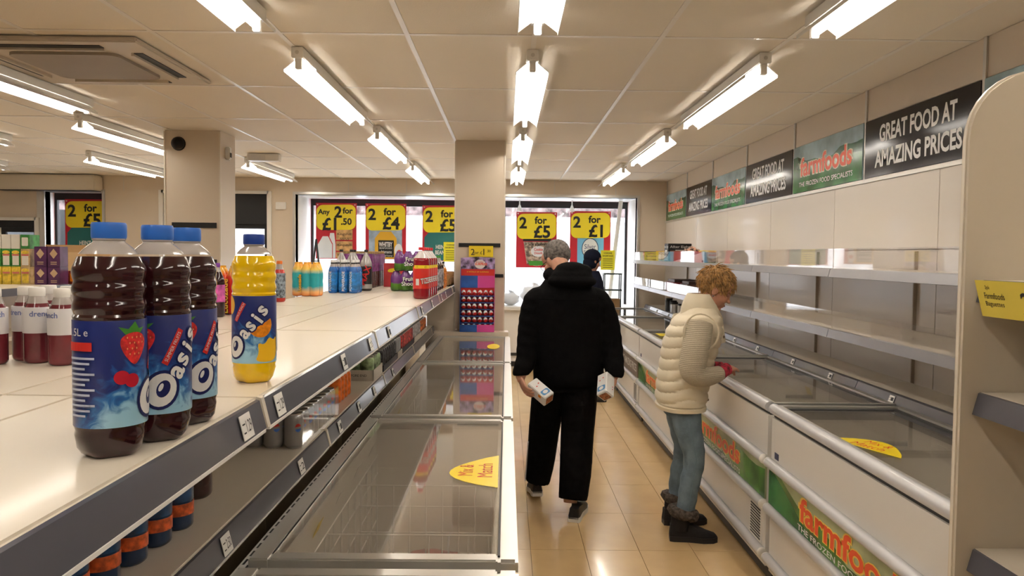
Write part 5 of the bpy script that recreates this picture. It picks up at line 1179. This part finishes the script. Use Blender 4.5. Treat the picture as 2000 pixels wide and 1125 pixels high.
def milk_carton(label, o, ax, fx, fy):
    """carton whose printed end sits at o facing along ax; fx, fy its side directions"""
    z = -ax; M = Matrix(((fx.x, fy.x, z.x, o.x), (fx.y, fy.y, z.y, o.y), (fx.z, fy.z, z.z, o.z), (0, 0, 0, 1)))
    t = thing('food_carton', label, 'carton', (0, 0, 0)); t.matrix_world = M
    w = .037; MB().box(-w, w, -w, w, 0, .15, bev=.004).build('carton', mat('carton_white', (.75, .74, .73), .35, var=.03), t)
    pb = mat('pale_blue', (.10, .28, .55), .4)
    sh = Sheet((0, -w - .0008, .075), (1, 0, 0), (0, 0, 1)); sh.poly('blue_print', pb, t, rrect(0, -.038, .058, .036, .01)); sh.poly('white_print', letw, t, oval(0, -.038, .017, .012)); sh.poly('red_print', redink, t, oval(-.012, .022, .005, .004)); sh.poly('red_print', redink, t, oval(.012, .034, .005, .004))
    sh = Sheet((-w - .0008, 0, .075), (0, -1, 0), (0, 0, 1)); sh.poly('orange_print', orangem, t, rrect(.016, -.03, .022, .022, .003))
    sh = Sheet((w + .0008, 0, .075), (0, 1, 0), (0, 0, 1)); sh.poly('red_print', redink, t, oval(.018, -.03, .004, .004)); sh.poly('red_print', redink, t, oval(.018, -.012, .004, .004))
    sh = Sheet((0, 0, -.0008), (1, 0, 0), (0, -1, 0)); sh.poly('food_picture', mat('pie_brown', (.42, .16, .08), .4, var=.5, scale=60), t, rrect(0, 0, .055, .055, .008))
    return t
milk_carton('white food carton in the left hand of the man in black', R0 + LCO + LCa * .075, LCa, LCc, LCb)
milk_carton('white food carton in the right hand of the man in black', R0 + RCO + RCa * .075, RCa, RCr, RN)
# ---------------------------------------------------------------- woman in the quilted vest (faces +X)
R1 = Vector((1.01, 4.42, 0))
wom = thing('person', 'woman with short blond hair in cream quilted vest and jeans leaning over a freezer', 'person', R1)
b = MB()
b.loft([ering(c, rx, ry) for c, rx, ry in (((.0, .02, .74), .10, .15), ((0, .02, .85), .10, .155), ((.01, .02, 1.0), .095, .14), ((.05, .02, 1.15), .10, .16), ((.085, .02, 1.26), .08, .14), ((.10, .02, 1.30), .05, .07))])
WM = frame((.180, .03, 1.405), (.84, -.17, -.44), (.44, 0, .88)); head_parts(b, WM, .90); limb(b, [(.09, .02, 1.25), (.12, .02, 1.31), (.16, .025, 1.37)], [.058, .052, .055])
limb(b, [(.0, -.07, .78), (.05, -.065, .47), (.005, -.06, .10)], [.075, .05, .036]); limb(b, [(.0, .10, .78), (.04, .15, .47), (.015, .20, .10)], [.075, .05, .036])
limb(b, [(.05, -.17, 1.22), (-.005, -.22, .97), (.16, -.14, .955), (.20, -.10, .965)], [.045, .04, .03, .027]); limb(b, [(.05, .20, 1.22), (.02, .26, .98), (.16, .10, .955), (.20, .05, .96)], [.045, .04, .03, .027])
hand(b, frame((.20, -.095, .972), (.75, .5, .12), (-.1, -.4, .9)), .85, .6, 1); hand(b, frame((.20, .045, .965), (.75, -.55, .05), (0, .35, .9)), .85, .8, -1)
fuse(b, 'body', skin2, wom, .0042, 4)
# jeans
den = mat('blue_denim', (.155, .215, .27), .8, var=.22, scale=14, bump=.2, bscale=160)
jn = MB(); jn.loft([ering((0, .02, z), rx, ry) for z, rx, ry in ((.70, .10, .15), (.80, .118, .165), (.95, .115, .16))])
limb(jn, [(.0, -.065, .80), (.012, -.067, .66), (.055, -.065, .47), (.03, -.062, .30), (.008, -.06, .12)], [.092, .080, .060, .056, .050]); limb(jn, [(.0, .10, .80), (.012, .12, .66), (.045, .15, .47), (.025, .18, .30), (.015, .20, .12)], [.090, .078, .058, .054, .048])
jn.v = [(x + .003 * math.sin(z * 70 + y * 30) * (1 if z < .6 else .3), y, z) for x, y, z in jn.v]
fuse(jn, 'jeans', den, wom, .008, 3)
MB().tube([(.008, -.150, .72), (.012, -.145, .64), (.052, -.131, .47), (.03, -.124, .30), (.008, -.116, .13)], .0022, 5).build('jeans_seam', mat('denim_seam', (.16, .24, .30), .8), wom)
# knit sleeves
knit = bpy.data.materials.new('cream_knit'); knit.use_nodes = True; nt = knit.node_tree; p_ = nt.nodes['Principled BSDF']; p_.inputs['Base Color'].default_value = (.70, .61, .45, 1); p_.inputs['Roughness'].default_value = .9
tc = nt.nodes.new('ShaderNodeTexCoord'); wv = nt.nodes.new('ShaderNodeTexWave'); wv.inputs['Scale'].default_value = 32; wv.bands_direction = 'Z'; wv.inputs['Distortion'].default_value = 2.5; wv.inputs['Detail'].default_value = 1; wv.inputs['Detail Scale'].default_value = 14; nt.links.new(tc.outputs['Object'], wv.inputs[0]); bp_ = nt.nodes.new('ShaderNodeBump'); bp_.inputs['Strength'].default_value = .9; bp_.inputs['Distance'].default_value = .006; nt.links.new(wv.outputs['Fac'], bp_.inputs['Height']); nt.links.new(bp_.outputs[0], p_.inputs['Normal'])
sl = MB(); limb(sl, [(.045, -.165, 1.235), (.015, -.215, 1.10), (-.002, -.225, .985), (.07, -.19, .945), (.175, -.125, .958)], [.074, .076, .070, .056, .042]); fuse(sl, 'sleeve', knit, wom, .007, 2)
sl = MB(); limb(sl, [(.045, .20, 1.235), (.02, .25, 1.10), (.02, .26, .985), (.08, .2, .945), (.175, .08, .955)], [.072, .074, .068, .054, .042]); fuse(sl, 'sleeve', knit, wom, .007, 2)
# quilted vest: puffed loft
vm = mat('cream_quilt', (.74, .65, .48), .42, var=.03, scale=5, bump=.12, bscale=45)
secs = [(.745, -.01, .122, .180), (.80, -.008, .132, .186), (.90, .002, .135, .178), (1.0, .02, .138, .172), (1.10, .042, .148, .178), (1.18, .062, .142, .182), (1.24, .078, .122, .170), (1.29, .09, .095, .125), (1.33, .10, .078, .090)]
def sec(z):
    for k in range(len(secs) - 1):
        a, c = secs[k], secs[k + 1]
        if z <= c[0]:
            t = (z - a[0]) / (c[0] - a[0]); t = max(0, t); return [a[i] + (c[i] - a[i]) * t for i in (1, 2, 3)]
    return list(secs[-1][1:])
rings = []; n = 72
for i in range(120):
    z = .745 + (1.33 - .745) * i / 119; cx, rx, ry = sec(z); ring = []
    for k in range(n):
        a = 2 * PI * k / n; ca, sa = math.cos(a), math.sin(a); q = 1 / (abs(ca) ** 2.4 + abs(sa) ** 2.4) ** (1 / 2.4)
        zz = z + .035 * abs(ca) - (0 if abs(sa) < .9 else .01)
        ph = (zz / .062) % 1.0
        puff = .011 * (math.sin(PI * ph) ** .5) * (1 if .765 < z < 1.27 else .3)
        ring.append((cx + (rx + puff) * ca * q, .02 + (ry + puff) * sa * q, z))
    rings.append(ring)
MB().loft(rings).build('quilted_vest', vm, wom, True)
MB().loft([ering((-.01, .02, z), .128 + e, .186 + e, n=40, power=2.4) for z, e in ((.735, .0), (.738, .008), (.757, .010), (.762, .0))], cap=False).build('vest_hem', vm, wom, True)
# armhole piping and the tall collar
MB().tube([(.045 + .095 * math.cos(a), -.192 - .012 * math.cos(a * 2), 1.185 + .105 * math.sin(a)) for a in [2 * PI * i / 24 for i in range(25)]], .006, 8).build('armhole_piping', vm, wom, True)
col = MB(); n = 36; R_ = []
for i in range(9):
    u = i / 8; z0 = 1.26 + .13 * u; o = []
    for k in range(n):
        a = 2 * PI * k / n; rr = .100 - .004 * u + .010 * math.sin(PI * u); fwd = max(0, math.cos(a))
        o.append((.085 + .035 * u + rr * math.cos(a) * 1.05, .02 + rr * math.sin(a), z0 - .10 * fwd * u - .05 * fwd))
    R_.append(o)
for i in range(9):
    u = 1 - i / 8; z0 = 1.26 + .13 * u; o = []
    for k in range(n):
        a = 2 * PI * k / n; rr = .086 - .004 * u; fwd = max(0, math.cos(a))
        o.append((.085 + .035 * u + rr * math.cos(a) * 1.05, .02 + rr * math.sin(a), z0 - .10 * fwd * u - .05 * fwd))
    R_.append(o)
col.loft(R_, cap=False).build('vest_collar', vm, wom, True)
MB().prism([(.165, 1.235), (.205, 1.24), (.225, 1.12), (.18, 1.11)], lambda a, b_, k: (a, -.055 - .012 * k + (a - .165) * .4, b_)).build('collar_flap', vm, wom)
for z in (1.0, .80):
    cx_, rx_, ry_ = sec(z); a_ = -.5; q_ = 1 / (abs(math.cos(a_)) ** 2.4 + abs(math.sin(a_)) ** 2.4) ** (1 / 2.4)
    MB().ell((cx_ + (rx_ + .009) * math.cos(a_) * q_, .02 + (ry_ + .009) * math.sin(a_) * q_, z), (.007, .007, .008), 10).build('snap_button', mat('snap_metal', (.25, .2, .15), .4, .7), wom)
for q, z in ((.188, 1.145), (.212, 1.15)): MB().ell((q, -.068 + (q - .165) * .4, z), (.008, .004, .008), 10).build('snap_button', mat('snap_metal', (.25, .2, .15), .4, .7), wom)
# mittens: striped fingerless wrist warmers
mitt = mat('red_stripe_knit', (.35, .02, .04), .85, var=.75, scale=45)
mb_ = MB(); limb(mb_, [(.168, -.128, .957), (.200, -.096, .968), (.232, -.075, .976)], [.043, .039, .035]); fuse(mb_, 'wrist_warmer', mitt, wom, .006, 2)
mb_ = MB(); limb(mb_, [(.17, .08, .955), (.202, .044, .962), (.230, .024, .966)], [.042, .038, .034]); fuse(mb_, 'wrist_warmer', mitt, wom, .006, 2)
# boots with fur cuffs
bootm = mat('black_suede', (.012, .010, .010), .85, bump=.2, bscale=90); fur = mat('grey_fur', (.085, .065, .052), .95, var=.5, scale=60, bump=.8, bscale=130)
for q, cx, cy in ((0, .0, -.06), (1, .015, .20)):
    shoe(wom, (cx - .075, cy, 0), (1, -.12 if q == 0 else .05), .265, bootm, black, h=.095)
    k = MB(); k.lathe([(.052, .06), (.058, .09), (.056, .15), (.05, .165)], 18, cx - .01, cy); k.build('boot_shaft', bootm, wom, True)
    c = MB(); c.tube([(cx + .0 + .055 * math.cos(a), cy + .055 * math.sin(a), .155 - .012 * math.cos(a)) for a in [2 * PI * i / 20 for i in range(21)]], .032, 10); rn = random.Random(5); c.v = [(x + rn.uniform(-.006, .006), y + rn.uniform(-.006, .006), z + rn.uniform(-.006, .006)) for x, y, z in c.v]; c.build('fur_cuff', fur, wom, True)
# blond hair
blond = mat('blond_hair', (.42, .23, .075), .55, var=.5, scale=45, bump=.4, bscale=200)
hb = MB(); hb.ell((-.022, 0, .055), (.106, .086, .096), 30); hv = list(hb.v); hb.xform(WM @ Matrix.Diagonal((.90, .90, .90, 1)))
def wkeep(c): return c.z > -.07 - .0 * c.x and not (c.x > .045 and c.z < .055) and not (abs(c.y) > .05 and c.z < .015 and -.035 < c.x) and not (c.x > -.01 and c.z < -.02)
bmh = bmesh.new(); vs = [bmh.verts.new(v) for v in hb.v]
for f in hb.f:
    c = sum((Vector(hv[i]) for i in f), Vector()) / len(f)
    if wkeep(c): bmh.faces.new([vs[i] for i in f])
meh = bpy.data.meshes.new('hair'); bmh.to_mesh(meh); meh.materials.append(blond); meh.shade_smooth(); ho = link('hair', meh, wom); sm = ho.modifiers.new('t', 'SOLIDIFY'); sm.thickness = .008; sm.offset = 0
strands(WM, .90, wom, blond, 1500, 9, (.105, .085, .095), (-.022, 0, .055), (.035, .065), .5, wkeep, .0042, None, (-.075, 0, .12))
for q in (-1, 1):
    e = MB(); e.ell((.079, q * .034, .008), (.012, .013, .011), 12); e.xform(WM @ Matrix.Diagonal((.9, .9, .9, 1))).build('eye', mat('eyelid', (.40, .19, .13), .5), wom, True)
    e = MB(); e.tube([(.086, q * .020, .022), (.088, q * .034, .027), (.076, q * .052, .023)], .0028, 6); e.xform(WM @ Matrix.Diagonal((.9, .9, .9, 1))).build('eyebrow', blond, wom)
lp = MB(); lp.ell((.0925, 0, -.061), (.006, .02, .0045), 12); lp.xform(WM @ Matrix.Diagonal((.9, .9, .9, 1))).build('lips', mat('lip_pink', (.42, .14, .12), .45), wom, True)
lp = MB(); lp.ell((-.004, -.089, -.042), (.004, .004, .005), 10); lp.xform(WM @ Matrix.Diagonal((.9, .9, .9, 1))).build('earring', chrome, wom)
# ---------------------------------------------------------------- person behind the man
R2 = Vector((.93, 8.65, 0))
per = thing('person', 'person in dark hooded clothes mostly hidden behind the man in black', 'person', R2, PI / 2)
b = MB(); b.loft([ering((0, 0, z), rx, ry) for z, rx, ry in ((.8, .15, .11), (1.0, .15, .11), (1.25, .18, .11), (1.36, .15, .09), (1.42, .06, .06))])
PM = frame((0, -.02, 1.535), (.35, -.9, -.25), (0, -.1, 1)); head_parts(b, PM, .88); limb(b, [(0, 0, 1.38), (0, 0, 1.5)], [.055, .055])
for q in (-1, 1): limb(b, [(q * .09, 0, .85), (q * .09, -.01, .48), (q * .10, 0, .08)], [.08, .055, .04]); limb(b, [(q * .15, 0, 1.27), (q * .23, 0, 1.08), (q * .2, -.12, .92)], [.05, .042, .03]); hand(b, frame((q * .2, -.12, .92), (-q * .2, -1, -.1), (0, 0, 1)), .9, .7, -q)
fuse(b, 'body', skin, per, .008, 3)
navyc = mat('navy_cloth', (.012, .014, .028), .85, spec=.08, var=.2, bump=.2, bscale=60)
j = MB(); j.loft([ering((0, 0, z), rx, ry) for z, rx, ry in ((.78, .19, .15), (1.0, .19, .15), (1.25, .21, .145), (1.36, .17, .12), (1.43, .09, .09))])
for q in (-1, 1): limb(j, [(q * .10, 0, 1.31), (q * .19, 0, 1.26), (q * .235, 0, 1.08), (q * .21, -.10, .93)], [.055, .08, .07, .05])
fuse(j, 'coat', navyc, per, .010, 3)
tr = MB(); tr.loft([ering((0, 0, z), .16, .12) for z in (.74, .9)])
for q in (-1, 1): limb(tr, [(q * .09, 0, .84), (q * .09, -.01, .48), (q * .10, 0, .09)], [.095, .075, .062])
fuse(tr, 'trousers', blacktr, per, .010, 3)
hb = MB(); hb.ell((-.02, 0, .045), (.112, .094, .104), 24); hb.ell((-.03, 0, -.03), (.09, .088, .09), 20); hv = list(hb.v); hb.xform(PM @ Matrix.Diagonal((.9, .9, .9, 1))); bmh = bmesh.new(); vs = [bmh.verts.new(v) for v in hb.v]
for f in hb.f:
    c = sum((Vector(hv[i]) for i in f), Vector()) / len(f)
    if not (c.x > .045 and c.z < .06): bmh.faces.new([vs[i] for i in f])
meh = bpy.data.meshes.new('hood'); bmh.to_mesh(meh); meh.materials.append(navyc); meh.shade_smooth(); ho = link('hood', meh, per); sm = ho.modifiers.new('t', 'SOLIDIFY'); sm.thickness = .008
for q in (-1, 1): shoe(per, (q * .10 + .0, .09, 0), (q * .15, -1), .27, mat('brown_shoe', (.04, .03, .025), .6), black)
